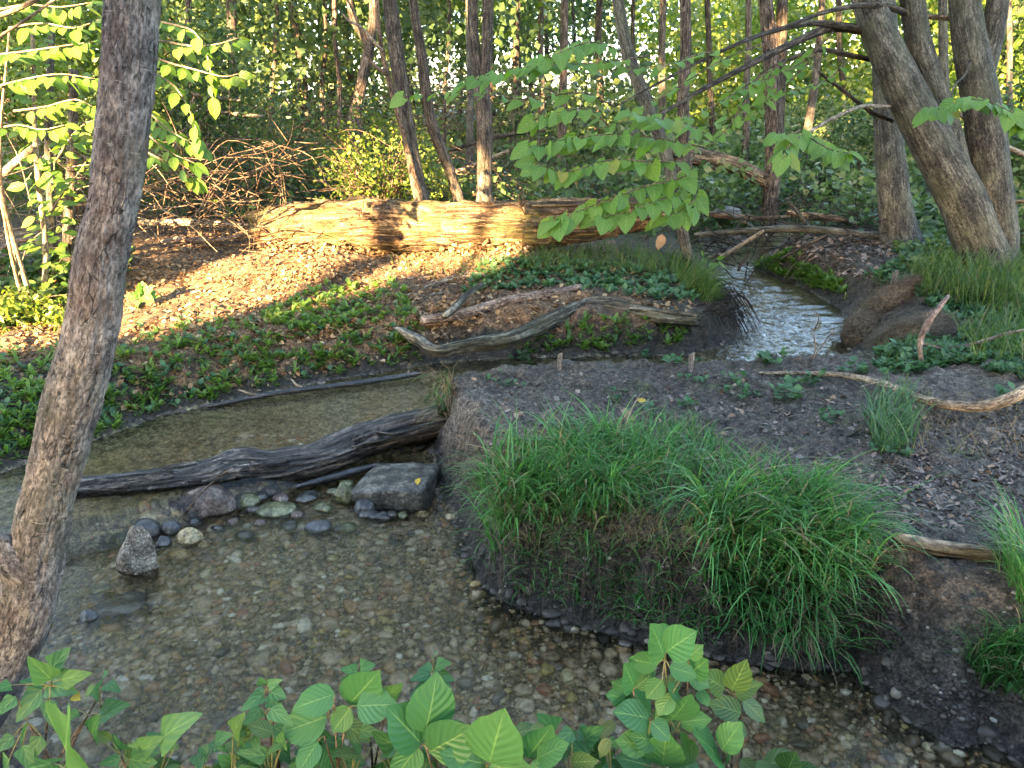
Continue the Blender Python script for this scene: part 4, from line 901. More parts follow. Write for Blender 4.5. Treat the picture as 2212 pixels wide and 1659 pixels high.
# the many far trunks that nothing tells apart share their meshes
t0 = tube([(0, 0, -.3), (.05, .03, 2.5), (-.04, .05, 5), (.1, 0, 9)], [.11, .085, .075, .03], seg=8, sub=4, rough=.06, seed=2)
tme = mesh_np('far_trunk', t0[0], t0[1], t0[2], t0[3])
tme.materials.append(M['bark_dark'])
cms = []
for i in range(3):
    V, Fs, r_, l_ = crown_cloud((0, 0, 4.6), (1.9, 1.9, 2.8), 1500, .17, clumps=26); me = mesh_np('far_crown', V, Fs, r_, l_); me.materials.append(M['crown' if i < 2 else 'crown_y']); cms.append(me)
k = 0
while k < 46:
    x, y = rng.uniform(-20, 24), rng.uniform(19, 36)
    if abs(math.atan2(x - 2.2, y - 7) - .30) < .2 or abs(x) > y * .72 + 1 or sdf(np.array([x]), np.array([y]))[0] < 1.0: continue
    r0 = thing('far_wood_tree', 'slender trunk with loose crown deep in the background wood', 'tree', (x, y, gz(x, y)), 'slender trees of the background wood')
    r0.rotation_euler = (rng.normal(0, .05), rng.normal(0, .05), rng.uniform(0, 6.28)); s = rng.uniform(.8, 1.5); r0.scale = (s, s, rng.uniform(.9, 1.2))
    link('trunk', tme, None, r0); link('crown', cms[k % 3], None, r0); k += 1
# ------------------------------------------------------------------ undergrowth, shrubs, far wood
def cloud_on_ground(n, x0, x1, y0, y1, hmin, hmax, cond=None, wide=True):
    y = rng.uniform(y0, y1, n) if not wide else np.sqrt(rng.uniform(y0 ** 2, y1 ** 2, n)); x = rng.uniform(x0, x1, n) * (y / y1 if wide else 1)
    ok = sdf(x, y) > .25
    if cond is not None: ok &= cond(x, y)
    x, y = x[ok], y[ok]; hm = np.clip(.5 + .9 * fbm(P3(x * .55, y * .55), 3, 77), 0, 1.3)
    u = rng.random(len(x)); z = height(x, y) + hmin + (hmax * hm) * u
    return np.stack([x, y, z], -1), u, hm
# right: lush pale undergrowth along the upper stream
p, u, hm = cloud_on_ground(60000, -6, 22, 9.6, 27, .02, 1.25, lambda x, y: (x > 1.5 + (y - 10) * .05))
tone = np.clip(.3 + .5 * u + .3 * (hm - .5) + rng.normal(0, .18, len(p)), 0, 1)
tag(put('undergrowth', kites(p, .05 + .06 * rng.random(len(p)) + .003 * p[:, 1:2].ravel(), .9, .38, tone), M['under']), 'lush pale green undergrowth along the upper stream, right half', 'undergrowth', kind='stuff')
p, u, hm = cloud_on_ground(42000, -20, 5, 9.2, 27, .02, .75, lambda x, y: x < 2.2)
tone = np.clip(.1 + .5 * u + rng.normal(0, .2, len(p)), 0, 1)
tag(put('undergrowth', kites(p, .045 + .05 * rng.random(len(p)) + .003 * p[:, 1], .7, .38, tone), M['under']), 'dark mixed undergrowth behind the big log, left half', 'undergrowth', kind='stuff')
p, u, hm = cloud_on_ground(16000, -16, 6, 8.8, 20, .0, 1.0, lambda x, y: x < 3)
tag(put('dead_undergrowth', kites(p, .05 + .05 * rng.random(len(p)), .4, .2, np.clip(rng.random(len(p)), 0, 1)), M['under_b']), 'brown withered stalks and leaves among the undergrowth', 'undergrowth', kind='stuff')
# far wood: a closed mass of leaves with gaps
def far_mass(n, y0, y1, z0, z1, x0, x1, sz, mat, label, dens):
    q = rng.uniform((x0, y0, z0), (x1, y1, z1), (n * 2, 3)); d = fbm(q * np.array([.33, .33, .5]) + 40, 3, 91) + dens(q)
    q = q[d > 0][:n]; az = np.arctan2(q[:, 0] - 2.2, q[:, 1] - 7); q = q[(np.abs(az - .3) > .22) | (q[:, 2] < .25 * np.hypot(q[:, 0] - 2.2, q[:, 1] - 7))]; tone = np.clip(.5 + .9 * vnoise(q * .9, 93) + rng.normal(0, .15, len(q)), 0, 1)
    tag(put('far_wood_foliage', kites(q, sz * rng.uniform(.6, 1.3, len(q)), .4, .4, tone), M[mat]), label, 'foliage', kind='stuff')
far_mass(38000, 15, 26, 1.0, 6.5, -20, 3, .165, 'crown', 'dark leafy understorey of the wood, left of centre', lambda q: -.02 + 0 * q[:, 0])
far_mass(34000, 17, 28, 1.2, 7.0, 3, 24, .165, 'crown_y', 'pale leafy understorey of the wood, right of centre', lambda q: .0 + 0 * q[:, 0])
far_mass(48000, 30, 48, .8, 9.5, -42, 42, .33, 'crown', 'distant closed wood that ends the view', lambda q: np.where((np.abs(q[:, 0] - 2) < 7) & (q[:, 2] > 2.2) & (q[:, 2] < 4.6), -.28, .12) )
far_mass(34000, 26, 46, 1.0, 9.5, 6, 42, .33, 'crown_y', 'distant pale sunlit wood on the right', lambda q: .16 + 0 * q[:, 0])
# twig tangle left of the log
def tangle(name, label, n, box, L, r, mat, cat='brushwood', lo=.0):
    parts = []
    for i in range(n):
        a, b, y = rng.uniform(box[0], box[1]), rng.uniform(box[2], box[3]), rng.uniform(box[4], box[5])
        p = D(a, b, y); p[2] = max(p[2], gz(p[0], p[1]) + lo); l = L * rng.uniform(.5, 1.3); d = norm(rng.normal(size=3) * np.array([1, .6, .45])); e = norm(d + rng.normal(0, .5, 3) + [0, 0, -.3])
        q = np.array([p, p + d * l * .5, p + d * l * .5 + e * l * .5]); 
        for k in (1, 2): q[k, 2] = max(q[k, 2], gz(q[k, 0], q[k, 1]) + .02)
        parts.append(tube(q, [r, r * .8, r * .35], seg=4, sub=4, cap=False, seed=i))
    return tag(put(name, joinm(parts), M[mat]), label, cat, kind='stuff')
tangle('brushwood', 'tangle of brown dead twigs left of the big log', 300, (290, 640, 300, 545, 7.4, 9.4), .8, .0055, 'twig')
tangle('brushwood', 'tangle of thin dead stems behind the three middle trunks', 300, (520, 1150, 180, 430, 9.5, 13), 1.1, .006, 'twig')
tangle('brushwood', 'litter of dark sticks around the fallen pole', 170, (1500, 1930, 440, 590, 8.6, 10.5), .6, .007, 'bark_dark')
tangle('brushwood', 'tangle of dead twigs at the far left edge', 150, (-40, 260, 250, 640, 6.8, 9), .8, .006, 'twig_pale')
for i, (pts, w, y, mt, lb) in enumerate([
    ([(300, 482), (400, 480), (500, 486), (590, 496)], [13, 16, 12, 8], 8.3, 'twig_pale', 'pale weathered branch lying left of the big log'),
    ([(300, 545), (380, 518), (450, 520), (540, 506)], [16, 14, 11, 7], 8.0, 'cutwood', 'thick low branch under the twig tangle'),
    ([(-20, 398), (40, 345), (85, 308)], [15, 17, 12], 6.9, 'twig_pale', 'bright sunlit pole slanting at the left edge'),
    ([(-10, 548), (40, 520), (110, 524)], [9, 10, 8], 7.6, 'cutwood', 'brown stick low at the left edge of the wood'),
    ([(-20, 40), (40, 18), (100, -12)], [10, 11, 9], 4.8, 'twig_pale', 'pale bare branch crossing the upper left corner'),
    ([(-20, 90), (60, 40), (130, -10)], [5, 6, 5], 4.7, 'twig_pale', 'thin pale twig under the upper left corner branch'),
    ([(395, 195), (440, 208), (520, 218)], [6, 8, 6], 9.5, 'twig_pale', 'upper pale dead branch in the dark gap right of the foreground trunk'),
    ([(430, 236), (500, 245), (570, 252)], [6, 8, 6], 9.5, 'twig_pale', 'lower pale dead branch in the dark gap right of the foreground trunk'),
    ([(960, 330), (1040, 305), (1110, 290), (1180, 282)], [8, 9, 8, 5], 11, 'bark_dark', 'dark branch hanging behind the forked trunk'),
    ([(985, 372), (1040, 350), (1100, 325)], [10, 9, 7], 10.5, 'twig_pale', 'pale broken branch behind the forked trunk, right side')]):
    P, R = pxtube(pts, w, ys=y); wood('dead_branch', lb, 'branch', P, R, mt, seg=9, sub=5, rough=.1, seed=i)
# multiflora bush behind the log
def bush(name, label, px, py, y, rad, n, leaf, mat, tw=40, smat='twig', hexa=True):
    c = D(px, py, y); zb = gz(c[0], y); root = thing(name, label, 'shrub', (c[0], y, zb)); bs = np.array(root.location); parts = []
    for i in range(tw):
        a = rng.uniform(0, 6.28); l = rng.uniform(.6, 1.0); e = c + np.array([math.cos(a) * rad[0], math.sin(a) * rad[1], rng.uniform(-.6, .9) * rad[2]]) * l
        b0 = np.array([c[0] + rng.normal(0, .12), y + rng.normal(0, .1), zb - .02]); mid = (b0 + e) / 2 + np.array([0, 0, .35 * rad[2]])
        parts.append(tube(np.array([b0, mid, e]), [.008, .006, .002], seg=4, sub=5, cap=False, seed=i))
    put('stems', joinm(parts), M[smat], root, bs)['kind'] = 'stuff'
    o = put('foliage', crown_cloud(c, rad, n, leaf, .6, 30, hexa), M[mat], root, bs); o['kind'] = 'stuff'; return root
bush('arching_shrub', 'sunlit arching small leaved shrub behind the big log, left of the trunks', 815, 355, 9.4, (.75, .5, .6), 2600, .055, 'crown_y', 60)
bush('arching_shrub', 'low shrub between cracked and crooked trunks', 940, 410, 9.3, (.35, .3, .3), 500, .05, 'crown_y', 16)
bush('arching_shrub', 'dim leafy shrub behind the twig tangle', 560, 330, 11.5, (1.6, .8, .9), 3000, .07, 'under', 40)
bush('leafy_shrub', 'green shrub hanging over the far end of the stream', 1880, 345, 15, (.9, .7, .8), 2600, .09, 'under', 20)
bush('leafy_shrub', 'pale shrub between straight tree and shaggy tree', 1770, 300, 18, (1.5, .8, .8), 3000, .10, 'under', 20)
bush('leafy_shrub', 'bushy green growth right of the basswood stems', 2190, 330, 11, (1.0, .8, 1.0), 2600, .09, 'under', 20)
bush('leafy_shrub', 'bushy growth in front of the basswood at the right edge', 2200, 520, 7.6, (.45, .4, .45), 900, .07, 'under', 14)
bush('leafy_shrub', 'small leaved thicket at the far left behind the vine stems', 120, 210, 8.5, (1.3, .8, 1.2), 5200, .075, 'crown_y', 30)
bush('leafy_shrub', 'dark thicket between foreground trunk and shady tree', 380, 160, 10, (1.0, .7, 1.1), 4200, .08, 'crown', 24)
bush('leafy_shrub', 'low leafy growth on the sunny left bank', 40, 690, 6.1, (.7, .35, .22), 1300, .06, 'crown_y', 16)

# ------------------------------------------------------------------ ground plants
def rosettes(pos, nl, L, wdt, r0=.5):
    n = len(pos); k = np.repeat(np.arange(n), nl); h = rng.uniform(0, 1, len(k))
    a = rng.uniform(0, 6.28, len(k)); el = rng.uniform(.15, 1.1, len(k))
    d = np.stack([np.cos(a) * np.cos(el), np.sin(a) * np.cos(el), np.sin(el)], -1)
    nr = norm(np.stack([-np.cos(a) * np.sin(el), -np.sin(a) * np.sin(el), np.cos(el)], -1)); S = np.cross(d, nr)
    Ls = (L * rng.uniform(.6, 1.25, len(k)))[:, None]; b = pos[k] + np.c_[np.zeros((len(k), 2)), h * L * .8]
    pts = [(0, 0, 0), (-wdt * .8, .3, .03), (-wdt, .6, .05), (0, 1, -.1), (wdt, .6, .05), (wdt * .8, .3, .03)]
    V = np.stack([b + (d * y + S * x + nr * z) * Ls for x, y, z in pts], 1)
    F0 = np.array([[0, 2, 1], [0, 3, 2], [0, 4, 3], [0, 5, 4]]); F = (F0[None] + (np.arange(len(k)) * 6)[:, None, None]).reshape(-1, 3)
    r = np.clip(np.repeat(rng.random(n), nl) * .6 + rng.random(len(k)) * .4, 0, 1)
    return V.reshape(-1, 3), [F], np.repeat(r, 6), np.zeros((len(V) * 6, 3))
p = np.vstack([scatter_px([(-20, 770), (140, 770), (330, 720), (520, 690), (700, 650), (920, 680), (900, 790), (650, 828), (470, 868), (330, 893), (200, 950), (80, 992), (-20, 1018)], 560), scatter_px([(-20, 900), (200, 850), (420, 800), (640, 770), (800, 770), (640, 825), (400, 885), (210, 945), (80, 990), (-20, 1015)], 440)])
p = p[sdf(p[:, 0], p[:, 1]) > -.05]; keep = fbm(P3(p[:, 0] * 3.5, p[:, 1] * 3.5), 3, 12) + rng.normal(0, .2, len(p)) > -.12; p = p[keep]
tag(put('ground_cover', rosettes(p, 8, .062, .15), M['cover']), 'bright green low leafy plants crowding the left bank', 'ground cover', kind='stuff')
p = scatter_px([(1615, 575), (1680, 560), (1800, 600), (1830, 640), (1770, 630), (1690, 600)], 240)
tag(put('ground_cover', rosettes(p, 8, .07, .2), M['cover']), 'green watercress edging the upper stream by the right bank', 'ground cover', kind='stuff')
def vine_patch(label, poly, n, nl, L, wdt=.34, mat='ivy'):
    p = scatter_px(poly, n); tag(put('ground_plants', rosettes(p, nl, L, wdt), M[mat]), label, 'ground cover', kind='stuff')
vine_patch('creeping leafy weeds on the shaded slope above the sawn branch', [(1000, 640), (1040, 570), (1200, 560), (1480, 600), (1500, 660), (1330, 640), (1180, 625)], 420, 5, .065)
vine_patch('yellow green creeping weeds below the sunlit slope', [(560, 690), (700, 620), (860, 610), (900, 690), (780, 710), (640, 730)], 230, 5, .055, .34, 'cover')
vine_patch('sparse sprigs on the dark undercut bank below the driftwood', [(1080, 765), (1190, 720), (1290, 690), (1480, 700), (1470, 745), (1300, 758), (1120, 772)], 60, 8, .07, .2, 'cover')
vine_patch('broad leaved weeds spreading over the right bank', [(1880, 800), (1930, 740), (2050, 740), (2230, 640), (2230, 830), (2080, 790), (1960, 815)], 620, 6, .05, .3)
vine_patch('dense low weeds under the basswood on the right bank', [(1860, 600), (1960, 560), (2230, 560), (2230, 680), (2050, 700), (1990, 650)], 700, 6, .06, .3)
vine_patch('weeds and seedlings around the fallen pole', [(1480, 440), (1650, 400), (1900, 400), (1920, 500), (1700, 480), (1500, 520)], 700, 5, .08, .34, 'under')
vine_patch('low green growth around the foot of the basswood and beyond', [(1930, 440), (2010, 430), (2230, 430), (2230, 600), (1960, 600), (1930, 540)], 900, 6, .085, .34, 'under')
vine_patch('round leaved creeping weeds mixed through the left bank', [(-20, 760), (330, 700), (520, 660), (900, 660), (900, 780), (470, 860), (200, 940), (-20, 1000)], 280, 5, .05, .36, 'ivy')
vine_patch('shaded weeds on the left slope behind the foreground trunk', [(-20, 560), (150, 560), (300, 540), (260, 640), (120, 700), (-20, 720)], 300, 5, .08, .34, 'under')
# separate weeds on the mud
def weed(px, py, n, L, label, mat='ivy', wdt=.36, sp=.05):
    g = G(px, py); p = g + np.c_[rng.normal(0, sp, (n, 2)), np.zeros(n)]; p[:, 2] = height(p[:, 0], p[:, 1]) + rng.uniform(.004, .035, n)
    parts = [rosettes(p, 4, L, wdt)]
    for q in p: parts.append(tube(np.array([g + [0, 0, .003], (g + q) / 2 + [0, 0, .012], q + [0, 0, .004]]), [.0022, .0018, .0014], seg=4, sub=3, cap=False))
    tag(put('weed', joinm(parts), M[mat], None, g), label, 'weed')
for a, b, n, L, lb in [(1125, 788, 4, .085, 'small weed at the tip of the peninsula beside the left stake'), (1395, 780, 6, .08, 'trailing weed between the two stakes'), (1450, 790, 5, .09, 'bushy weed left of the right stake'), (1660, 785, 9, .10, 'leafy weed at the left end of the long pale branch'),
    (1740, 835, 6, .10, 'lobed weed in front of the long pale branch'), (1700, 865, 3, .13, 'two leaved grey green weed on the mud left of the sedge'), (1505, 832, 3, .07, 'tiny weed on the mud below the right stake'), (1590, 830, 3, .08, 'small grey weed on the mud, midway to the sedge'),
    (1590, 862, 3, .07, 'low weed by the straw on the mud'), (1330, 868, 4, .06, 'trailing sprig in the middle of the mud'), (1085, 835, 3, .06, 'little sprout above the mud edge near the dam'), (1475, 880, 4, .06, 'grey sprig right of the yellow leaf'),
    (1920, 985, 7, .07, 'leafy weed below the sedge tuft'), (2165, 870, 4, .10, 'round leaved weed under the arching branch'), (1780, 910, 3, .07, 'single seedling left of the sedge stick'), (1860, 812, 5, .1, 'lobed vine over the pale branch'), (1920, 770, 8, .12, 'broad lobed vine leaves above the pale branch'),
    (1240, 920, 3, .06, 'tiny sprig on the mud above the grass'), (1420, 905, 3, .06, 'second tiny sprig on the mud above the grass')]:
    weed(a, b, n + 4, L * .5, lb, sp=.055, wdt=.42)

# ------------------------------------------------------------------ grass
def grass(poly, n, L, w, label, mat='grass', head=-math.pi / 2, spread=1.0, th=(.25, 2.0), name='grass', seg=5, dry=None, clump=None, bias=.8):
    p = scatter_px(poly, n)
    if clump:
        c = p[rng.integers(0, n, clump)]; k = rng.integers(0, clump, n); p = c[k] + np.c_[rng.normal(0, .035, (n, 2)), np.zeros(n)]; p[:, 2] = height(p[:, 0], p[:, 1])
        off = p - c[k]; rad_ = norm(off[:, :2] + rng.normal(0, .012, (n, 2))) + bias * np.array([math.cos(head), math.sin(head)]) + rng.normal(0, .25, (n, 2)); hd = np.arctan2(rad_[:, 1], rad_[:, 0]); Ls = L * rng.uniform(.75, 1.2, clump)[k] * rng.uniform(.55, 1.15, n)
    else: hd = head + rng.normal(0, spread, n); Ls = L * rng.uniform(.5, 1.2, n)
    m_ = blades(p - [0, 0, .005], hd, Ls, w * rng.uniform(.6, 1.2, n), rng.uniform(.02, th[0], n), th[0] + (th[1] - th[0]) * rng.uniform(.25, 1.0, n), seg=seg)
    return tag(put(name, m_, M[mat]), label, 'grass', kind='stuff')
grass([(1010, 1060), (1100, 990), (1250, 960), (1390, 970), (1430, 1050), (1380, 1100), (1230, 1120), (1080, 1130), (1030, 1090)], 1500, .32, .009, 'left mound of long bright grass drooping over the peninsula bank', clump=64, th=(.35, 2.7), seg=7)
grass([(1530, 1100), (1580, 1075), (1680, 1070), (1830, 1090), (1875, 1130), (1860, 1220), (1780, 1265), (1620, 1260), (1540, 1180)], 1500, .37, .009, 'right mound of long bright grass hanging down to the water', clump=74, th=(.35, 2.8), seg=7, bias=1.1)
grass([(1010, 1050), (1250, 945), (1480, 955), (1700, 1050), (1880, 1080), (1880, 1250), (1600, 1270), (1450, 1130), (1050, 1150)], 1500, .27, .006, 'fine thin grass growing between the two mounds', th=(.3, 2.6), spread=1.3)
grass([(1010, 1040), (1250, 940), (1480, 950), (1860, 1060), (1880, 1260), (1600, 1280), (1450, 1150), (1050, 1150)], 560, .27, .004, 'dead straw mixed through the two grass mounds', 'straw', th=(.5, 2.6), spread=1.2)
grass([(1260, 930), (1500, 920), (1580, 990), (1600, 1050), (1480, 1060), (1430, 960)], 700, .13, .005, 'short thin grass fringe along the back of the grass mounds', th=(.3, 1.3), spread=2)
grass([(1060, 1160), (1230, 1150), (1440, 1140), (1560, 1250), (1640, 1370), (1500, 1380), (1300, 1340), (1120, 1290)], 480, .20, .007, 'sparse thin grass on the dark bank face under the left mound', th=(.6, 2.6))
grass([(1500, 1240), (1850, 1240), (1840, 1380), (1620, 1390)], 420, .26, .008, 'grass fringe hanging from the right mound toward the water', th=(.9, 2.6), spread=.6)
grass([(1040, 1060), (1200, 1100), (1450, 1140), (1460, 1200), (1100, 1190)], 320, .22, .003, 'dry straw blades hanging under the left grass mound', 'straw', th=(.8, 2.7), spread=.7)
grass([(1700, 1330), (1760, 1330), (1760, 1400), (1690, 1400)], 90, .24, .003, 'bundle of dry roots and straw dangling into the water', 'straw', th=(1.2, 3.0), spread=.5)
grass([(930, 850), (975, 810), (985, 850), (955, 900)], 120, .42, .006, 'tuft of limp grass hanging over the end of the log dam', 'straw', head=-2.0, th=(1.2, 2.9), spread=.4)
grass([(930, 850), (975, 810), (985, 850), (955, 900)], 60, .36, .008, 'green blades hanging over the end of the log dam', head=-2.0, th=(1.0, 2.8), spread=.4)
grass([(1120, 560), (1300, 535), (1450, 550), (1500, 610), (1400, 600), (1220, 590), (1130, 590)], 1500, .20, .006, 'green grass in front of the right end of the big log', 'grass_f', th=(.25, 1.7), spread=2)
grass([(1440, 570), (1500, 580), (1560, 660), (1520, 660), (1470, 630)], 900, .34, .006, 'long grass hanging over the point at the stream bend', 'grass_f', head=-.8, th=(.4, 2.3), spread=.9)
grass([(1960, 620), (2010, 560), (2230, 590), (2230, 700), (2100, 680), (2000, 650)], 1300, .34, .007, 'tall arching grass under the basswood tree', 'grass_f', th=(.2, 1.7), spread=2)
grass([(2060, 720), (2230, 690), (2230, 800), (2100, 790)], 520, .28, .007, 'arching grass at the right edge above the arching branch', 'grass_f', th=(.3, 1.9), spread=2)
grass([(1860, 900), (1920, 860), (1985, 900), (1970, 980), (1890, 990)], 240, .26, .010, 'wide bladed sedge tuft on the right of the mud flat', 'ivy', th=(.3, 1.7), spread=2)
grass([(2150, 1230), (2212, 1200), (2250, 1280), (2212, 1330)], 160, .34, .006, 'grass tuft arching from the right edge over the bank', head=2.6, th=(.3, 2.0), spread=.6)
grass([(2080, 1430), (2160, 1380), (2250, 1380), (2250, 1500), (2130, 1510)], 420, .24, .005, 'grass clump at the lower right water edge', head=-2.0, th=(.4, 2.1), spread=1.2)
grass([(1900, 900), (2230, 800), (2230, 1000), (1950, 1000)], 380, .16, .003, 'flattened straw strewn under the arching branch', 'straw', th=(1.2, 1.7), spread=3)
grass([(1870, 740), (2000, 740), (2050, 800), (1900, 800)], 120, .16, .005, 'thin grass around the foot of the upright stick', 'grass_f', th=(.3, 1.6), spread=3)
grass([(-20, 780), (330, 710), (700, 650), (900, 690), (650, 825), (330, 888), (-20, 1005)], 420, .11, .004, 'thin grass blades scattered over the left bank', 'grass_f', th=(.3, 1.6), spread=3)
grass([(840, 570), (1100, 560), (1110, 600), (900, 610)], 110, .16, .006, 'scattered yellow grass blades on the slope', 'grass_f', th=(.2, 1.2), spread=3)

# ------------------------------------------------------------------ litter
def litter(poly, n, sz, mat, label, up=1.3, asp=.36):
    p = scatter_px(poly, n); p[:, 2] += rng.uniform(.002, .018, n)
    tag(put('leaf_litter', kites(p, sz * rng.uniform(.5, 1.3, n), up, asp, None, True), M[mat]), label, 'leaf litter', kind='stuff')
litter([(-20, 640), (300, 560), (560, 470), (1160, 520), (1130, 590), (1000, 700), (860, 720), (650, 740), (300, 740), (-20, 800)], 17000, .047, 'litter', 'brown dry leaf litter covering the sunlit slope')
litter([(-20, 760), (330, 720), (520, 690), (920, 690), (880, 770), (650, 815), (330, 880), (-20, 990)], 1500, .05, 'litter', 'brown leaves lying among the low plants of the left bank')
litter([(860, 700), (1000, 620), (1140, 560), (1500, 600), (1500, 680), (1250, 650), (1100, 700), (930, 740)], 1500, .055, 'litter', 'leaf litter on the shaded slope around the sawn branch')
litter([(1000, 820), (1700, 800), (1900, 850), (2230, 870), (2230, 1150), (1900, 1120), (1600, 980), (1100, 920)], 1700, .035, 'litter_g', 'scattered dry leaf scraps on the mud flat')
litter([(1900, 960), (2230, 900), (2230, 1190), (1940, 1150), (1900, 1060)], 1900, .035, 'litter_g', 'grey bark chips and leaf scraps on the right of the mud flat', 1.6, .22)
litter([(1500, 500), (1930, 500), (1950, 600), (1850, 600), (1640, 560), (1520, 560)], 1500, .06, 'litter_g', 'dry leaves among the sticks at the stream head')
litter([(1480, 380), (1650, 380), (1660, 430), (1500, 440)], 900, .08, 'litter', 'dry leaves on the open floor below the mossy far log')

# soil crumbs on the peninsula and its bare face
p = np.vstack([scatter_px([(940, 900), (1000, 810), (1700, 800), (2230, 900), (2230, 1600), (2000, 1540), (1860, 1440), (1900, 1150), (1650, 1000), (1250, 900), (1010, 1020), (1000, 1130)], 4200), scatter_px([(1040, 1180), (1450, 1150), (1560, 1260), (1620, 1400), (1300, 1345), (1090, 1290)], 1400)])
cm = pebbles(p, rng.uniform(.004, .016, len(p)), ICO1); M['crumb'] = leafmat('soil_crumbs', [(0, (.02, .017, .016)), (.9, (.07, .058, .048)), (.97, (.16, .135, .11)), (1, (.36, .32, .27))], .0, .8)
tag(put('soil_crumbs', cm, M['crumb']), 'dark soil crumbs and pale grit on the mud', 'soil', kind='stuff')
# crowns of the wood closing over the stream
q = rng.uniform((-26, 5, 5.5), (28, 34, 17), (52000, 3))
el = (q[:, 2] - .2) / np.hypot(q[:, 0] - 2.2, q[:, 1] - 7); az = np.arctan2(q[:, 0] - 2.2, q[:, 1] - 7)
dn = fbm(q * np.array([.22, .22, .3]) + 11, 3, 95) - .10 - 1.2 * np.clip(1 - np.abs(az - .30) / .42, 0, 1) - .25 * (q[:, 1] < 9) - .16 * (q[:, 0] > 4)
q = q[dn > 0]; tone = np.clip(.5 + .9 * vnoise(q * .7, 96) + rng.normal(0, .15, len(q)), 0, 1)
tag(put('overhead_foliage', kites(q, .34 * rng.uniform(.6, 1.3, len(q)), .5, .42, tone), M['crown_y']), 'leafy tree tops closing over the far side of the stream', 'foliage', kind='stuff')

def ground_twigs(label, poly, n, L, r, mat):
    p = scatter_px(poly, n); parts = []
    for i in range(n):
        a = rng.uniform(0, 6.28); l = L * rng.uniform(.3, 1.2); d = np.array([math.cos(a), math.sin(a), 0]) * l / 2; q = np.array([p[i] - d, p[i] + rng.normal(0, .02, 3) * [1, 1, 0], p[i] + d])
        q[:, 2] = height(q[:, 0], q[:, 1]) + r + rng.uniform(0, .012, 3); parts.append(tube(q, [r, r, r * .5], seg=5, sub=4, seed=i))
    tag(put('fallen_twigs', joinm(parts), M[mat]), label, 'twigs', kind='stuff')
ground_twigs('thin twigs strewn over the mud flat', [(1000, 820), (1700, 800), (2230, 870), (2230, 1150), (1900, 1120), (1600, 980), (1100, 920)], 150, .20, .0028, 'twig_pale')
ground_twigs('dead twigs strewn over the litter slope', [(200, 640), (560, 520), (1100, 560), (1000, 700), (700, 720), (300, 730)], 130, .45, .005, 'twig')
ground_twigs('dead twigs strewn on the open floor by the far log', [(1480, 380), (1900, 400), (1930, 560), (1640, 560), (1500, 500)], 120, .6, .008, 'twig')
# roots washed bare at the bend
parts = []
for i in range(90):
    g0 = G(rng.uniform(1500, 1575), rng.uniform(610, 690)); dr = norm(np.array([rng.uniform(.2, 1), rng.uniform(-1, .2), 0])); l = rng.uniform(.15, .4)
    q = np.array([g0 + [0, 0, .01], g0 + dr * l * .5 + [0, 0, .03], g0 + dr * l + [0, 0, -l * .6]]); q[:, 2] = np.maximum(q[:, 2], height(q[:, 0], q[:, 1]) + .012); parts.append(tube(q, [.006, .004, .002], seg=4, sub=4, cap=False, seed=i))
tag(put('bare_roots', joinm(parts), M['bark_dark']), 'dark bare roots matted over the point at the stream bend', 'roots', kind='stuff')

# clods and stones along the waterline
seg_ = np.roll(SHORE, -1, 0) - SHORE; ln_ = np.hypot(seg_[:, 0], seg_[:, 1]); ok_ = (SHORE[:, 1] > 1.7) & (SHORE[:, 1] < 8.2) & (np.abs(SHORE[:, 0]) < 3.2)
pr = ln_ * ok_; k = rng.choice(len(SHORE), 2600, p=pr / pr.sum()); t_ = rng.random((2600, 1)); q = SHORE[k] + seg_[k] * t_ + rng.normal(0, .035, (2600, 2))
p = np.c_[q, height(q[:, 0], q[:, 1])]; r_ = np.clip(rng.lognormal(math.log(.011), .6, 2600), .004, .04)
M['clod'] = leafmat('bank_clods', [(0, (.022, .018, .015)), (.7, (.07, .056, .044)), (.9, (.10, .082, .06)), (1, (.2, .165, .12))], .0, .6)
tag(put('bank_clods', pebbles(p, r_, ICO2), M['clod']), 'muddy clods and stones lining the water edge', 'soil', kind='stuff')
parts = []
for i in range(150):
    a, b = (rng.uniform(1050, 1900), 0); b = np.interp(a, [1050, 1300, 1500, 1900], [1190, 1200, 1250, 1290]) + rng.uniform(-30, 60); g0 = G(a, b); l = rng.uniform(.06, .2); dr = norm(np.array([rng.normal(0, .5), -1, 0]))
    q = np.array([g0, g0 + dr * l * .4 + [0, 0, .005], g0 + dr * l * .7 + [0, 0, -l]]); q[:, 2] = np.maximum(q[:, 2], height(q[:, 0], q[:, 1]) + .004); parts.append(tube(q, [.0025, .002, .001], seg=4, sub=4, cap=False, seed=i))
tag(put('bare_roots', joinm(parts), M['twig']), 'fine roots hanging from the bank face under the grass', 'roots', kind='stuff')

# the bank goes on beyond the right edge of the view
vine_patch('low weeds on the bank beyond the right edge', [(2230, 430), (2800, 440), (2800, 820), (2230, 820)], 900, 6, .08, .34, 'under')
grass([(2230, 600), (2750, 620), (2750, 900), (2230, 860)], 900, .28, .007, 'arching grass on the bank beyond the right edge', 'grass_f', th=(.3, 1.8), spread=2)
litter([(2230, 870), (2700, 850), (2800, 1350), (2230, 1300)], 1300, .04, 'litter_g', 'leaf scraps on the mud beyond the right edge')
grass([(2230, 1150), (2600, 1100), (2650, 1450), (2240, 1480)], 700, .28, .007, 'loose grass on the mud beyond the right edge', th=(.3, 2.1), spread=2)

# drift of leaves banked against the front of the big log
p = G(rng.uniform(560, 1150, 2400), rng.uniform(520, 556, 2400)); p[:, 2] += rng.uniform(0, 1, 2400) ** 2 * .13 * np.clip((p[:, 1] - 7.2) / .5, 0, 1)
tag(put('leaf_litter', kites(p, .05 * rng.uniform(.5, 1.3, 2400), 1.0, .36, None, True), M['litter']), 'dry leaves banked against the front of the big log', 'leaf litter', kind='stuff')
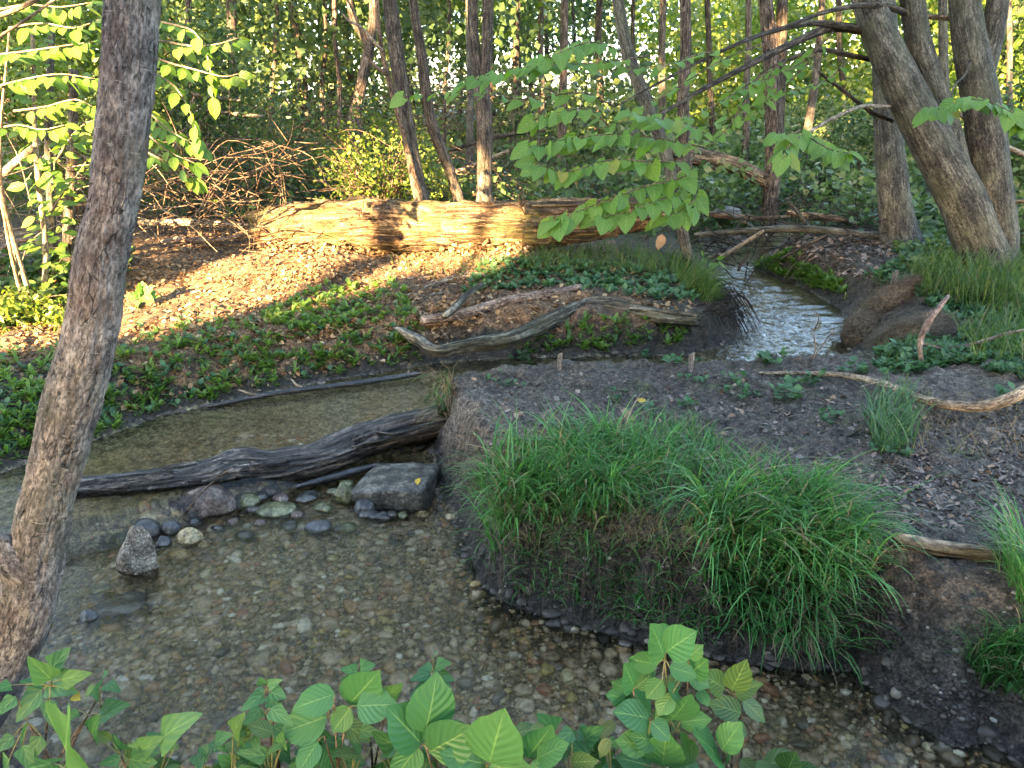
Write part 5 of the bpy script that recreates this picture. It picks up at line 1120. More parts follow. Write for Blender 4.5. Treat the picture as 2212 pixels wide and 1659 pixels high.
# ------------------------------------------------------------------ single leaves
def leaf_mesh(name, prof, mat, n=9, fold=.10, curl=.12, notch=0.0, serr=0.0, pet=0.0, wav=0.0):
    vs, lu, f = [], [], []
    us = np.array([-1, -.55, 0, .55, 1.0])
    for i in range(n + 1):
        v = i / n; w = prof(v)
        for u in us:
            e = serr * (1 if i % 2 else -1) * (abs(u) == 1)
            vs.append((u * w * (1 + e), v - notch * abs(u) * (1 - v) ** 3, fold * abs(u) * w - curl * v * v + wav * math.sin(v * 9 + u * 2) * abs(u))); lu.append((u, v, 0))
    for i in range(n):
        for j in range(4): a = i * 5 + j; f.append((a, a + 1, a + 6, a + 5))
    if pet:
        k = len(vs)
        for s in (-1, 1):
            vs += [(s * .012, 0, 0), (s * .012, -pet, .03)]; lu += [(0, 0, 0), (0, 0, 0)]
        f.append((k, k + 2, k + 3, k + 1))
    me = mesh_np(name, np.array(vs), np.array(f), np.zeros(len(vs)), np.array(lu)); me.materials.append(M[mat]); return me
ov = lambda a, p: (lambda v: a * v ** .55 * (1 - v) ** (.8 if v < .8 else .95) / .401 + .003)
LM = {}
def variants(key, *a, k=3, **kw):
    for i in range(k):
        kk = dict(kw); kk['curl'] = kw.get('curl', .12) * (0.4 + .7 * i); kk['fold'] = kw.get('fold', .1) * (1.5 - .5 * i); LM.setdefault(key, []).append(leaf_mesh('leaf', *a, **kk))
variants('dog', ov(.32, .85), 'leaf_dogwood', fold=.10, curl=.14, n=12)
variants('dogd', ov(.30, .85), 'leaf_dogwood_dark', fold=.15, curl=.2, n=12)
variants('night', lambda v: .30 * (1 - v) ** .75 * min(1, v * 7) ** .5 * 1.25 + .003, 'leaf_night', fold=.18, curl=.15, wav=.01)
heart = lambda v: (.46 * (1 - v ** 1.9) ** .85 * (0.62 + .38 * min(1, v * 4)) + .004)
variants('lind', heart, 'leaf_linden', notch=.22, serr=.05, pet=.3, fold=.16, curl=.16, n=14)
variants('shrub', ov(.27, .95), 'leaf_shrub', n=7, fold=.2, curl=.12)
variants('dead', ov(.26, .9), 'leaf_dead', n=7, fold=.5, curl=.3, wav=.05)
variants('yellow', ov(.28, .9), 'leaf_yellow', n=7, fold=.3, curl=.15)
def maple_mesh(mat):
    out = []
    lobes = [(-2.5, .45), (-1.45, .85), (0, 1.0), (1.45, .85), (2.5, .45)]
    an = np.linspace(-2.9, 2.9, 61); r = []
    for a in an:
        q = max(L * max(0, 1 - abs(a - c) / .62) ** .8 for c, L in lobes); r.append(.30 + .34 * q * 1.1 + .025 * math.sin(a * 22))
    pts = [(0, 0.0, 0)] + [(math.sin(a) * x, .38 + math.cos(a) * x - .38 * (abs(a) > 2.7), .05 * math.sin(a * 3)) for a, x in zip(an, r)]
    pts[0] = (0, .3, .03); f = [(0, i + 1, i) for i in range(1, len(an))]
    me = mesh_np('leaf', np.array(pts), np.array(f), np.zeros(len(pts)), np.array([(p[0], p[1], 0) for p in pts])); me.materials.append(M[mat]); return me
LM['maple'] = [maple_mesh('leaf_maple')]
TOCAM = np.array([0, -.85, .5])
def place_leaf(kind, base, tip, root, bs, hint=None, wide=1.0, name='leaf'):
    base, tip = np.asarray(base, float), np.asarray(tip, float); y = tip - base; L = np.linalg.norm(y); y = y / L
    h = np.array([0, -.55, .75]) + rng.normal(0, .28, 3) if hint is None else np.asarray(hint, float)
    z = norm(h - y * np.dot(h, y)); x = np.cross(y, z)
    o = bpy.data.objects.new(name, random.choice(LM[kind])); COL.objects.link(o)
    mt = Matrix(((x[0] * wide * L, y[0] * L, z[0] * L, base[0] - bs[0]), (x[1] * wide * L, y[1] * L, z[1] * L, base[1] - bs[1]), (x[2] * wide * L, y[2] * L, z[2] * L, base[2] - bs[2]), (0, 0, 0, 1)))
    if root is not None: o.parent = root
    o.matrix_basis = mt; return o
def px_leaf(kind, b, t, y, root, bs, dy=-.03, **kw):
    return place_leaf(kind, D(b[0], b[1], y), D(t[0], t[1], y + dy + rng.normal(0, .015)), root, bs, **kw)
def spray(kind, pts, ys, n, L, root, bs, w=(4, 1.5), mat='twig', droop=.35, wide=1.0, start=.12, both=True, twig=True):
    P, R = pxtube(pts, np.linspace(w[0], w[1], len(pts)), ys=ys)
    root = put('twig', tube(P, R, seg=5, sub=5, seed=1), M[mat], root, bs)
    C = catmull(P, 12); T = np.gradient(C, axis=0)
    for i in range(n):
        s = start + (1 - start) * (i + rng.uniform(.1, .9)) / n; k = min(len(C) - 1, int(s * (len(C) - 1))); t = norm(T[k])
        side = norm(np.cross(t, [0, 0, 1])) * (1 if i % 2 else -1); l = L * rng.uniform(.55, 1.15)
        d = norm(t * rng.uniform(.2, .8) + side * rng.uniform(.5, 1.0) + np.array([0, -.2, -droop - rng.uniform(0, .4)]))
        place_leaf(kind, C[k] + d * l * .28, C[k] + d * l * 1.28, root, bs, wide=wide * rng.uniform(.85, 1.1))
    place_leaf(kind, P[-1], P[-1] + norm(T[-1]) * L * .9 + [0, 0, -.3 * L], root, bs)
# ---- basswood sprays hanging over the stream
B = lambda *a, **k: spray('lind', *a, BASS, BASS_B, **k)
B([(1520, 318), (1430, 300), (1330, 290), (1230, 300), (1140, 318)], [5.2, 4.9, 4.7, 4.6, 4.5], 26, .122)
B([(1510, 345), (1420, 350), (1320, 345), (1230, 370), (1150, 352)], [5.1, 4.8, 4.6, 4.5, 4.45], 24, .122)
B([(1500, 330), (1480, 380), (1400, 400), (1320, 430), (1240, 460), (1195, 478)], [5.2, 4.9, 4.7, 4.55, 4.45, 4.4], 22, .122)
B([(1490, 380), (1450, 420), (1400, 440), (1340, 462), (1290, 468)], [5.1, 4.8, 4.6, 4.5, 4.45], 16, .122)
B([(1540, 300), (1490, 270), (1420, 255), (1360, 245)], [5.3, 5.0, 4.8, 4.7], 14, .122)
B([(1500, 400), (1500, 430), (1470, 455), (1430, 470)], [5.1, 4.8, 4.7, 4.6], 12, .115)
B([(1740, 290), (1720, 300), (1700, 320), (1690, 345)], [5.6, 5.2, 5.0, 4.9], 10, .122)
B([(1740, 290), (1770, 310), (1800, 325), (1835, 330)], [5.6, 5.2, 5.0, 4.9], 14, .122)
B([(1730, 280), (1710, 290), (1680, 290)], [5.6, 5.3, 5.1], 6, .13)
B([(2050, 230), (2080, 215), (2110, 215), (2150, 225), (2190, 245)], [5.6, 5.3, 5.1, 5.0, 4.9], 18, .122)
B([(2060, 240), (2030, 235), (2010, 235)], [5.6, 5.3, 5.1], 6, .12); B([(2180, 240), (2200, 265), (2240, 280)], [5.0, 4.9, 4.8], 8, .122)
B([(1400, 120), (1300, 135), (1200, 140), (1100, 150), (1000, 180)], [5.8, 5.4, 5.2, 5.0, 4.9], 26, .11, droop=.15)
B([(1330, 230), (1250, 200), (1150, 215), (1050, 205), (960, 195), (870, 210)], [5.4, 5.2, 5.1, 5.0, 5.0, 5.0], 14, .11, droop=.1)
B([(1340, 300), (1280, 240), (1220, 240), (1150, 260)], [5.3, 5.1, 5.0, 5.0], 12, .12)
B([(1340, 110), (1280, 90), (1220, 110), (1160, 130)], [5.6, 5.4, 5.2, 5.1], 14, .12)
for i, (pp, ys) in enumerate([([(1700, 130), (1620, 180), (1540, 230), (1470, 260)], [6.6, 6.3, 6.1, 6.0]), ([(1760, 120), (1690, 190), (1610, 240), (1520, 280)], [6.8, 6.5, 6.3, 6.1]), ([(1660, 90), (1560, 130), (1460, 190), (1380, 240)], [6.4, 6.1, 5.9, 5.8]),
    ([(1800, 70), (1740, 130), (1680, 160), (1600, 200)], [6.8, 6.6, 6.4, 6.2]), ([(1830, 130), (1790, 170), (1740, 190), (1690, 200)], [7, 6.9, 6.8, 6.7]), ([(1560, 110), (1500, 120), (1440, 140), (1350, 150)], [6.0, 5.8, 5.6, 5.5]),
    ([(1640, 160), (1600, 230), (1560, 290), (1500, 310)], [6.4, 6.2, 6.0, 5.9]), ([(1700, 110), (1660, 170), (1650, 230), (1600, 260)], [6.5, 6.4, 6.3, 6.2])]):
    B(pp, ys, 12, .085, droop=.05)
# ---- vine-clad stems on the left
def vine(label, pts, w, y, n, L, mat='twig_pale', sides=True, name='vine_stem'):
    P, R = pxtube(pts, w, ys=y); zb = gz(P[0][0], P[0][1]); P[0][2] = min(P[0][2], zb - .03)
    root = thing(name, label, 'vine', (P[0][0], P[0][1], zb)); bs = np.array(root.location)
    put('stem', tube(P, R, seg=10, sub=8, rough=.1, seed=n), M[mat], root, bs)
    C = catmull(P, 14)
    for i in range(n):
        c = C[rng.integers(2, len(C))]; a = rng.uniform(math.pi * .9, math.pi * 2.1); l = L * rng.uniform(.6, 1.25); off = np.array([math.cos(a), math.sin(a) * .7, rng.uniform(-.5, .4)])
        b = c + off * rng.uniform(.01, .16); place_leaf('shrub', b, b + norm(off + [0, -.3, -.1]) * l, root, bs, wide=rng.uniform(.9, 1.3))
    return root, bs
vine('sunlit pale stem clad in bright vine leaves, nearest the left edge', [(82, 690), (98, 600), (96, 500), (84, 400), (76, 300), (74, 180), (70, 60)], [13, 12, 12, 12, 10, 9, 8], 6.6, 95, .12)
vine('grey stem behind the brightest vine, left edge', [(128, 600), (112, 480), (105, 330), (108, 200), (112, 60)], [15, 15, 16, 15, 13], 7.2, 55, .12, 'bark_grey')
vine('tan sunlit stem hidden partly by the leaning trunk', [(150, 640), (148, 520), (152, 420), (156, 320), (160, 150)], [24, 24, 22, 20, 18], 7.0, 40, .12, 'bark_brown')
# ---- small leaved shrub whose twigs flank the trunk
def sprayset(name, label, base_px, y, sprays, kind, L, cat='shrub', mat='twig_pale'):
    g = G(*base_px); root = thing(name, label, cat, g); bs = np.array(g)
    for (pp, ys, n) in sprays:
        spray(kind, pp, ys, n, L, root, bs, mat=mat, w=(5, 2))
    for k in range(3):
        e = D(*sprays[k % len(sprays)][0][0], sprays[k % len(sprays)][1][0]); q = np.array([g + [rng.normal(0, .05), 0, -.03], (g + e) / 2 + rng.normal(0, .08, 3), e]); put('stem', tube(q, [.018, .013, .006], seg=7, sub=6), M[mat], root, bs)
    return root
sprayset('twiggy_shrub', 'bright leaved twigs reaching out right of the leaning foreground trunk', (250, 560), 5.6,
    [([(300, 130), (340, 160), (380, 190), (410, 240), (430, 300)], [5.6, 5.5, 5.4, 5.4, 5.4], 16), ([(300, 220), (340, 260), (380, 290), (430, 318)], [5.6, 5.5, 5.4, 5.4], 16), ([(300, 80), (360, 90), (420, 100), (470, 95), (515, 82)], [5.6, 5.5, 5.4, 5.3, 5.3], 14),
     ([(300, 100), (350, 130), (420, 150), (480, 165), (515, 160)], [5.5, 5.4, 5.3, 5.3, 5.3], 16), ([(300, 270), (330, 300), (370, 330), (420, 352)], [5.6, 5.5, 5.4, 5.4], 14), ([(310, 40), (360, 50), (420, 70), (450, 130), (460, 210)], [5.5, 5.4, 5.3, 5.3, 5.3], 16), ([(300, 320), (340, 340), (400, 370), (420, 385)], [5.6, 5.5, 5.5, 5.5], 10)], 'shrub', .115)
sprayset('twiggy_shrub', 'leafy twigs filling the upper left corner beside the leaning trunk', (60, 640), 6.0,
    [([(-20, 120), (60, 110), (130, 100), (200, 90)], [5.9, 5.7, 5.6, 5.6], 20), ([(-20, 190), (60, 170), (130, 160), (205, 170)], [5.9, 5.7, 5.6, 5.6], 20), ([(20, 60), (90, 50), (160, 60), (220, 40)], [5.8, 5.6, 5.5, 5.5], 18), ([(30, 240), (100, 230), (160, 215), (200, 230)], [5.9, 5.8, 5.7, 5.7], 16),
     ([(120, 350), (150, 300), (180, 270), (200, 260)], [6.2, 6, 5.9, 5.9], 12), ([(-20, 280), (40, 270), (90, 280), (140, 270)], [6.0, 5.9, 5.8, 5.8], 14), ([(110, 460), (140, 410), (165, 380), (185, 350)], [6.4, 6.3, 6.2, 6.2], 12), ([(0, 20), (60, 10), (130, 15), (200, 5)], [5.6, 5.5, 5.5, 5.5], 18)], 'shrub', .125)
sprayset('seedling', 'small leafy seedling at the stream bend under the sapling', (1510, 605), 7.9, [([(1515, 600), (1520, 580), (1518, 555)], [7.9, 7.9, 7.9], 7), ([(1515, 600), (1535, 570), (1548, 560)], [7.9, 7.85, 7.8], 7)], 'shrub', .12, 'seedling', 'twig')
g = G(305, 660); root = thing('maple_seedling', 'bright maple seedling just right of the leaning trunk on the slope', 'seedling', g)
put('stem', tube(np.array([g - [0, 0, .02], g + [.02, -.02, .1], g + [0, -.05, .18]]), [.004, .003, .002], seg=5), M['twig'], root, g)
for (a, b) in [((298, 640), (270, 640)), ((300, 650), (290, 672)), ((310, 640), (330, 618)), ((312, 645), (345, 640)), ((300, 636), (300, 612))]:
    px_leaf('maple', a, b, g[1] - .06, root, g, wide=1.1)

# ---- foreground plants on the near bank
def fgplant(name, label, base, y, leaves, kind, cat='plant', mat='twig', hub=None, dy=-.03, stems=True):
    x0 = D(base[0], base[1], y); bsx = np.array([x0[0], y + .05, gz(x0[0], y + .05)]); 
    if bsx[2] > x0[2]: bsx[2] = x0[2] - .2
    root = thing(name, label, cat, bsx)
    hubs = hub or [base]
    for (b, t, *r) in leaves:
        k = r[0] if r else kind; yy = y + (r[1] if len(r) > 1 else rng.normal(0, .02))
        px_leaf(k, b, t, yy, root, bsx, dy, wide=rng.uniform(1.05, 1.3) if k == 'dog' else 1.0)
        hb = min(hubs, key=lambda q: math.hypot(q[0] - b[0], q[1] - b[1]))
        p1, p0 = D(b[0], b[1], yy), D(hb[0], hb[1], y)
        if np.linalg.norm(p1 - p0) > .012: put('petiole', tube(np.array([p0, (p0 + p1) / 2 + [0, 0, .004], p1]), [.0022, .0018, .0014], seg=5, sub=3), M['petiole'], root, bsx)
    if stems:
        for hb in hubs:
            p0 = D(hb[0], hb[1], y); q = np.array([bsx - [0, 0, .02], (bsx + p0) / 2 + [rng.normal(0, .02), 0, .02], p0]); put('stem', tube(q, [.0045, .0036, .0024], seg=6, sub=6), M[mat], root, bsx)
    return root
m_, nt, b_ = newmat('petiole'); b_.inputs["Base Color"].default_value = (.17, .15, .05, 1); b_.inputs["Roughness"].default_value = .5; M['petiole'] = m_
fgplant('dogwood_sprig', 'large dogwood sprig with three upright ribbed leaves at bottom centre', (922, 1700), 1.50,
    [((910, 1607), (838, 1526)), ((918, 1582), (950, 1472)), ((927, 1624), (1024, 1574)), ((903, 1612), (848, 1690)), ((930, 1600), (950, 1560), 'dogd', .04)], 'dog', hub=[(920, 1612)])
fgplant('dogwood_sprig', 'dogwood sprig with one upright leaf right of bottom centre', (1052, 1720), 1.48,
    [((1057, 1648), (1083, 1550)), ((1046, 1650), (953, 1628)), ((1058, 1655), (1150, 1668)), ((1050, 1640), (985, 1600), 'dogd', .05), ((1060, 1645), (1110, 1610), 'dogd', .05)], 'dog', hub=[(1052, 1656)])
fgplant('dogwood_sprig', 'two leaved dogwood tip left of the big right cluster', (1150, 1720), 1.50, [((1139, 1637), (1193, 1570)), ((1160, 1638), (1227, 1605)), ((1145, 1645), (1200, 1690))], 'dog', hub=[(1146, 1645)])
fgplant('dogwood_sprig', 'dogwood sprig left of bottom centre with broad drooping leaves', (735, 1720), 1.55,
    [((754, 1521), (818, 1454)), ((771, 1525), (852, 1520)), ((757, 1528), (716, 1584)), ((724, 1500), (631, 1526)), ((707, 1548), (601, 1584)), ((687, 1602), (640, 1672)), ((700, 1600), (735, 1665)), ((740, 1560), (800, 1600), 'dogd', .04), ((720, 1530), (760, 1580), 'dogd', .04)], 'dog', hub=[(752, 1530), (700, 1590), (722, 1510)])
fgplant('dogwood_shrub', 'bushy dogwood cluster of many ribbed leaves, right of bottom centre', (1440, 1740), 1.62,
    [((1434, 1420), (1419, 1355)), ((1439, 1408), (1502, 1364)), ((1421, 1434), (1360, 1427)), ((1446, 1441), (1510, 1457)), ((1370, 1485), (1352, 1436)), ((1374, 1485), (1416, 1449)), ((1365, 1495), (1330, 1477)), ((1364, 1508), (1311, 1501)), ((1406, 1548), (1373, 1484)), ((1402, 1552), (1334, 1535)),
     ((1407, 1558), (1449, 1600)), ((1411, 1552), (1455, 1538)), ((1447, 1555), (1496, 1516)), ((1431, 1655), (1438, 1594)), ((1407, 1655), (1340, 1636)), ((1487, 1421), (1518, 1397)), ((1490, 1454), (1528, 1426)), ((1490, 1458), (1535, 1485)), ((1509, 1491), (1530, 1521)), ((1557, 1639), (1504, 1580)), ((1570, 1635), (1625, 1576)),
     ((1560, 1620), (1600, 1560)), ((1440, 1480), (1480, 1520)), ((1430, 1470), (1395, 1510)), ((1450, 1500), (1420, 1545)), ((1470, 1560), (1530, 1550)), ((1470, 1580), (1490, 1640)), ((1420, 1600), (1370, 1590)), ((1400, 1610), (1330, 1600)), ((1500, 1600), (1470, 1660)), ((1350, 1650), (1300, 1690)), ((1460, 1640), (1520, 1680)),
     ((1390, 1560), (1350, 1570), 'dogd', .05), ((1430, 1500), (1470, 1460), 'dogd', .06), ((1380, 1630), (1400, 1680), 'dogd', .05), ((1480, 1540), (1440, 1580), 'dogd', .06), ((1330, 1560), (1290, 1590), 'dogd', .05), ((1320, 1610), (1270, 1640), 'dogd', .05), ((1500, 1480), (1540, 1450), 'dogd', .08)], 'dog', hub=[(1436, 1425), (1368, 1492), (1405, 1552), (1487, 1445), (1432, 1660), (1562, 1640), (1460, 1580)])
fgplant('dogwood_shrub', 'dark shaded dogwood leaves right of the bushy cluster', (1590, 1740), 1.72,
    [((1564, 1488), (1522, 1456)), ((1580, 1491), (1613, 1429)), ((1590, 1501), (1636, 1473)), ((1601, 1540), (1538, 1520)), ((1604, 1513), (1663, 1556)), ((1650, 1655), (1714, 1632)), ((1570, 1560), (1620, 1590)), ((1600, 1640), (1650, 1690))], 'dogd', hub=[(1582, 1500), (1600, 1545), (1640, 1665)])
fgplant('nightshade_vine', 'nightshade with bluish pointed leaves in the lower left corner', (60, 1720), 1.62,
    [((112, 1468), (60, 1422)), ((131, 1468), (182, 1459)), ((111, 1448), (127, 1412)), ((104, 1474), (145, 1492)), ((90, 1490), (30, 1562)), ((107, 1512), (111, 1572)), ((34, 1505), (-14, 1550)), ((24, 1480), (-16, 1492)), ((100, 1480), (40, 1470)), ((214, 1484), (219, 1448)), ((228, 1478), (258, 1490)), ((201, 1484), (210, 1515)), ((205, 1480), (180, 1505)),
     ((218, 1544), (278, 1520)), ((221, 1542), (213, 1572)), ((218, 1530), (250, 1512)), ((170, 1535), (135, 1560)), ((60, 1560), (40, 1620)), ((30, 1590), (-20, 1630)), ((50, 1610), (70, 1670)), ((20, 1640), (0, 1690)), ((90, 1590), (60, 1650)), ((160, 1500), (172, 1512), 'yellow', 0)], 'night', hub=[(110, 1480), (215, 1500), (60, 1560), (190, 1545)])
fgplant('nightshade_vine', 'small nightshade sprig over the water left of the ribbed leaves', (575, 1700), 1.60, [((576, 1478), (560, 1466)), ((578, 1480), (604, 1470)), ((572, 1490), (530, 1510)), ((584, 1495), (616, 1506)), ((570, 1500), (520, 1530)), ((580, 1510), (610, 1545)), ((565, 1530), (530, 1560)), ((585, 1530), (625, 1560)), ((560, 1560), (510, 1590)), ((590, 1570), (640, 1600))], 'night', hub=[(576, 1490), (572, 1540)])
fgplant('nightshade_vine', 'slim nightshade sprig pointing up behind the central dogwood', (938, 1700), 1.64, [((936, 1424), (938, 1404)), ((934, 1440), (905, 1446)), ((940, 1440), (972, 1432)), ((930, 1455), (888, 1466)), ((945, 1455), (978, 1468)), ((932, 1475), (885, 1500)), ((944, 1475), (975, 1505)), ((938, 1470), (960, 1490))], 'night', hub=[(937, 1445), (938, 1470)])
fgplant('nightshade_vine', 'little nightshade sprig between left and central dogwood sprigs', (775, 1700), 1.66, [((778, 1448), (800, 1436)), ((772, 1452), (742, 1444)), ((770, 1460), (735, 1470)), ((780, 1470), (810, 1480)), ((840, 1500), (860, 1488)), ((838, 1510), (815, 1525)), ((842, 1515), (862, 1530))], 'night', hub=[(776, 1458), (840, 1508)])
fgplant('maple_sapling', 'broad toothed maple leaf in the lower left among nightshade', (140, 1740), 1.50, [((146, 1650), (150, 1530), 'maple', 0), ((118, 1650), (60, 1660), 'maple', .05)], 'maple', hub=[(140, 1660)])
fgplant('leafy_weed', 'pale torn leaf standing over the white water, lower left', (340, 1720), 1.50, [((345, 1600), (402, 1542), 'night', 0), ((300, 1625), (350, 1592), 'night', 0), ((270, 1620), (240, 1600)), ((280, 1640), (330, 1650)), ((260, 1640), (210, 1650)), ((200, 1590), (190, 1560), 'night', 0), ((240, 1600), (205, 1580), 'dogd', 0)], 'night', hub=[(300, 1640), (260, 1630)])
# low leaves closing the bottom edge
lowmix = [('weedy_fringe', 'low weedy leaves along the bottom edge, left part', 250, 520, 44), ('weedy_fringe', 'low weedy leaves along the bottom edge under the left dogwood', 500, 760, 46), ('weedy_fringe', 'low weedy leaves along the bottom edge under the central dogwood', 760, 1040, 44), ('weedy_fringe', 'low weedy leaves along the bottom edge toward the bushy cluster', 1060, 1320, 46)]
for nm, lb, x0, x1, n in lowmix:
    lv = []; hubs = [(x, 1690) for x in np.linspace(x0, x1, 4)]
    for i in range(n):
        a = rng.uniform(x0, x1); b = rng.uniform(1575, 1690) + (0 if x0 > 480 else 20); t = rng.uniform(0, 6.28); l = rng.uniform(30, 66)
        lv.append(((a, b), (a + math.cos(t) * l, b + math.sin(t) * l * .7), random.choice(['night', 'night', 'night', 'dogd', 'night']), rng.uniform(.0, .14)))
    fgplant(nm, lb, ((x0 + x1) / 2, 1760), 1.56, lv, 'night', hub=hubs)
g = D(1720, 1640, 1.75); fgplant('dogwood_sprig', 'low dogwood tip at the bottom, right of the dark leaves', (1690, 1740), 1.66, [((1690, 1668), (1640, 1640)), ((1700, 1668), (1716, 1630)), ((1705, 1675), (1770, 1660))], 'dogd', hub=[(1698, 1675)])
# nettle standing in the grass
fgplant('nettle', 'toothed nettle standing up in the left grass mound', (1215, 1190), 3.15, [((1206, 1030), (1204, 1006)), ((1204, 1040), (1168, 1066)), ((1208, 1040), (1245, 1050)), ((1205, 1035), (1190, 1020)), ((1208, 1035), (1226, 1024)), ((1206, 1060), (1178, 1090)), ((1208, 1062), (1238, 1085)), ((1206, 1085), (1192, 1118)), ((1208, 1085), (1222, 1110)), ((1070, 1100), (1040, 1130), 'night', .0)], 'night', 'weed', hub=[(1206, 1040), (1207, 1075)])
for j, (px, py, y, lb) in enumerate([(1145, 1230, 2.95, 'dandelion leaves hanging below the left grass mound'), (1735, 1450, 2.2, 'small oval leaved seedling on the lower right bank face')]):
    pass
# ---- single fallen leaves
def fallen_leaf(px, py, w, kind, label, group=None, lift=.012, z=None):
    g = G(px, py) if z is None else W(px, py, z); a = rng.uniform(0, 6.28); l = size(w, g) * 1.15; d = np.array([math.cos(a), math.sin(a), rng.uniform(-.05, .25)]) * l
    o = place_leaf(kind, g + [0, 0, lift] - d / 2, g + [0, 0, lift] + d / 2, None, np.zeros(3), hint=np.array([rng.normal(0, .3), rng.normal(0, .3), 1]), name='fallen_leaf', wide=rng.uniform(.9, 1.4)); tag(o, label, 'leaf', group)
fallen_leaf(900, 1044, 26, 'yellow', 'bright yellow leaf lying on the flat grey block', z=.112)
fallen_leaf(1376, 868, 34, 'yellow', 'long yellow leaf lying on the mud flat')
fallen_leaf(2088, 1125, 22, 'yellow', 'yellow leaf near the right edge log')
fallen_leaf(100, 1345, 26, 'yellow', 'yellow leaf in the water by the leaning trunk', z=.004)
fallen_leaf(2190, 880, 34, 'dead', 'big pale dry leaf under the arching branch at the right edge')
fallen_leaf(1910, 1262, 32, 'dead', 'pinkish brown leaf stuck on the dark bank face')
spots = [(1500, 868), (1560, 852), (1652, 880), (1700, 900), (1580, 905), (1620, 985), (1760, 985), (1540, 945), (1480, 940), (1460, 990), (1420, 1010), (1300, 930), (1250, 905), (1180, 900), (1120, 895), (1060, 940), (1075, 985), (1030, 900), (1800, 1010), (1860, 1050), (1900, 1100), (1950, 1060), (2000, 1020), (2050, 1080), (2100, 1040), (2150, 1100), (1820, 860), (1860, 980),
         (1350, 895), (1400, 935), (1210, 870), (1320, 830), (1440, 840), (1100, 850), (1180, 940), (1690, 1000), (1740, 940), (1640, 940), (1990, 1120), (2060, 1140), (2180, 1060), (2120, 1110), (1880, 1010), (1930, 1010)]
for px, py in spots: fallen_leaf(px, py, rng.uniform(14, 26), 'dead', 'dry curled brown leaf lying on the mud flat', 'dry leaves on the mud flat')
p = D(1430, 505, 4.7); root = thing('hanging_leaf', 'pale curled dead leaf dangling below the basswood leaves', 'leaf', D(1430, 540, 4.7)); place_leaf('dead', p, D(1424, 545, 4.7), root, np.array(root.location), hint=(0, -1, .2)); put('thread', tube(np.array([D(1432, 470, 4.7), p]), [.0012, .0012], seg=4), M['twig'], root, np.array(root.location))

# ------------------------------------------------------------------ unseen leaf slab behind the viewer, added for shade, holes cut where sun lands
def sunplane(p):                                              # where the sun ray through p crosses the plane y = 8
    p = np.asarray(p, float); t = (8 - p[..., 1]) / SUN[1]; q = p + SUN * t[..., None] if p.ndim > 1 else p + SUN * t
    return q[..., [0, 2]]
LIT = []
for (px, py, r) in [(330, 660, .30), (420, 635, .34), (500, 600, .36), (580, 565, .40), (660, 550, .42), (740, 560, .38), (800, 580, .25), (560, 630, .25), (680, 640, .2), (640, 600, .3), (870, 560, .25), (940, 545, .25), (1010, 548, .24), (1080, 552, .2), (760, 615, .28), (450, 610, .3), (700, 600, .3), (860, 590, .18), (380, 690, .16), (480, 680, .15), (60, 720, .35), (0, 740, .3), (140, 690, .2)]:
    LIT.append((*sunplane(G(px, py)), r * 1.22))
for (px, py, y, r) in [(600, 490, 7.8, .30), (680, 480, 7.8, .30), (760, 475, 7.8, .30), (840, 475, 7.8, .30), (920, 475, 7.8, .30), (1000, 475, 7.8, .30), (1075, 480, 7.8, .24), (1105, 470, 7.8, .13), (1370, 455, 7.9, .07), (890, 400, 8.7, .25), (960, 380, 8.9, .2), (820, 370, 9.2, .4), (1045, 380, 8.7, .2),
    (95, 640, 6.6, .22), (95, 540, 6.6, .25), (90, 440, 6.6, .25), (80, 340, 6.4, .3), (60, 210, 6.0, .45), (150, 180, 5.8, .4), (60, 80, 5.8, .4), (180, 60, 5.8, .4), (330, 260, 5.5, .3), (380, 310, 5.5, .25), (350, 140, 5.5, .3), (430, 160, 5.4, .25), (30, 370, 6.9, .3), (150, 420, 6.9, .25), (780, 220, 13.4, .3), (1750, 270, 17, .35), (520, 240, 9.5, .2), (360, 490, 8.2, .2), (480, 85, 5.4, .2)]:
    LIT.append((*sunplane(D(px, py, y)), r))
LIT = np.array(LIT)
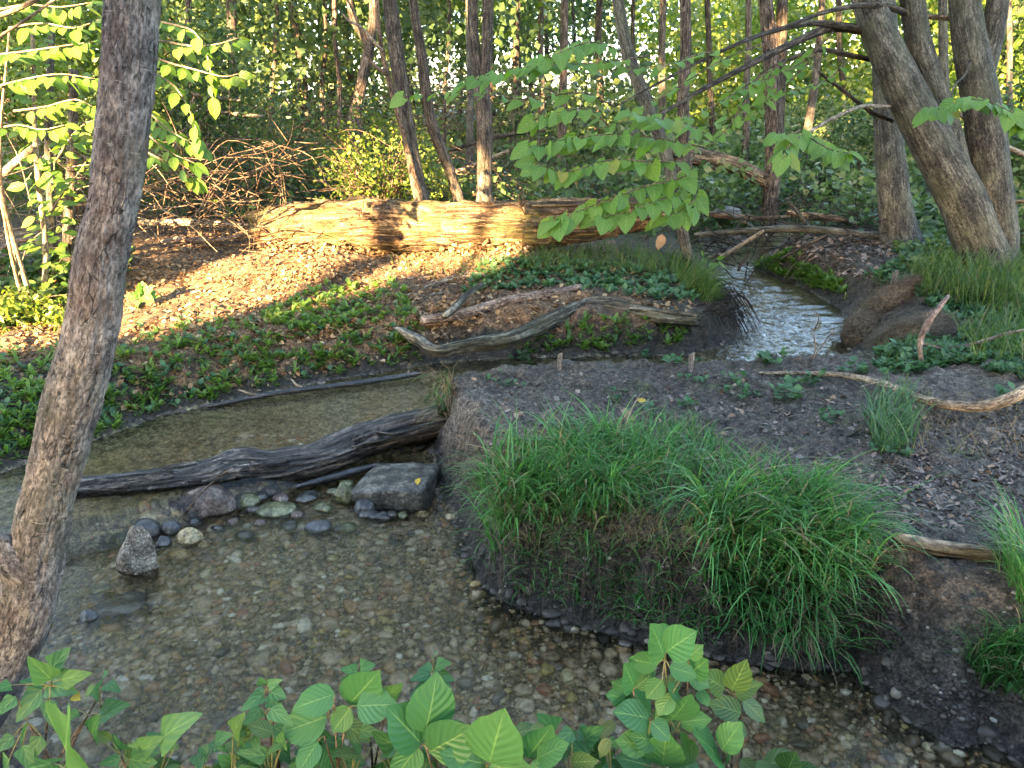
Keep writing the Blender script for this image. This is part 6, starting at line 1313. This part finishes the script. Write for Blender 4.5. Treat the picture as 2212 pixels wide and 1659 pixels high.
def shade(n, x0, z0, x1, z1, smax, near):
    q = rng.uniform((x0, z0), (x1, z1), (n, 2)); dist = rng.uniform(20, 28, n)
    d = np.min(np.hypot(q[:, None, 0] - LIT[None, :, 0], q[:, None, 1] - LIT[None, :, 1]) - LIT[None, :, 2], axis=1) + .07 * vnoise(P3(q[:, 0] * 5, q[:, 1] * 5), 5)
    keep = (d > .05) & (d < .6) if near else d > .17
    hi = q[:, 1] > np.where(q[:, 0] > 2.5, 4.2, np.where(q[:, 0] < 0, 4.5, 5.1))               # open toward the tops: dappled light on the far wood
    op = fbm(P3(q[:, 0] * 1.1, q[:, 1] * 1.1), 3, 15)
    if not near: keep &= ~hi | (op > np.where(q[:, 0] > 3.5, .22, np.where(q[:, 0] > 2.0, .05, np.where(q[:, 0] < 0, .06, -.08))))
    q, dist, d = q[keep], dist[keep], d[keep]
    pos = np.stack([q[:, 0], np.full(len(q), 8.0), q[:, 1]], -1) + SUN * dist[:, None]
    sz = np.full(len(q), .13) if near else np.clip(d * 1.5, .2, smax)
    return kites(pos, sz, 0, .5, None, False, None, norm(SUN[None] + rand_dirs(len(pos)) * .8))
parts = [shade(62000, -15, -3.4, 17, 12.5, .42, False), shade(90000, LIT[:, 0].min() - .6, LIT[:, 1].min() - .6, LIT[:, 0].max() + .6, LIT[:, 1].max() + .6, .13, True)]
for i in range(9):
    x = -22 + i * 3.6; y = -14 - 2 * math.sin(i * 2.1); parts.append(tube(np.array([(x, y, gz(x, y) - .2), (x + .1, y, 4), (x + .3, y + .2, 9), (x + .2, y, 15)]), [.22, .18, .14, .05], seg=8, sub=3))
a = sunplane(D(1052, 435, 7.8)); b = sunplane(D(1012, 545, 7.6))
def atp(q, ds): return np.array([q[0], 8.0, q[1]]) + SUN * ds
parts.append(tube(np.array([atp(b + (b - a) * 2.2, 22), atp(b, 22), atp(a, 22), atp(a + (a - b) * 3, 22)]), [.07, .065, .06, .04], seg=8, sub=4))
tag(put('unseen_leaf_screen', joinm(parts), M['crown']), 'leafy wood on the near side shading the stream', 'foliage', kind='stuff')
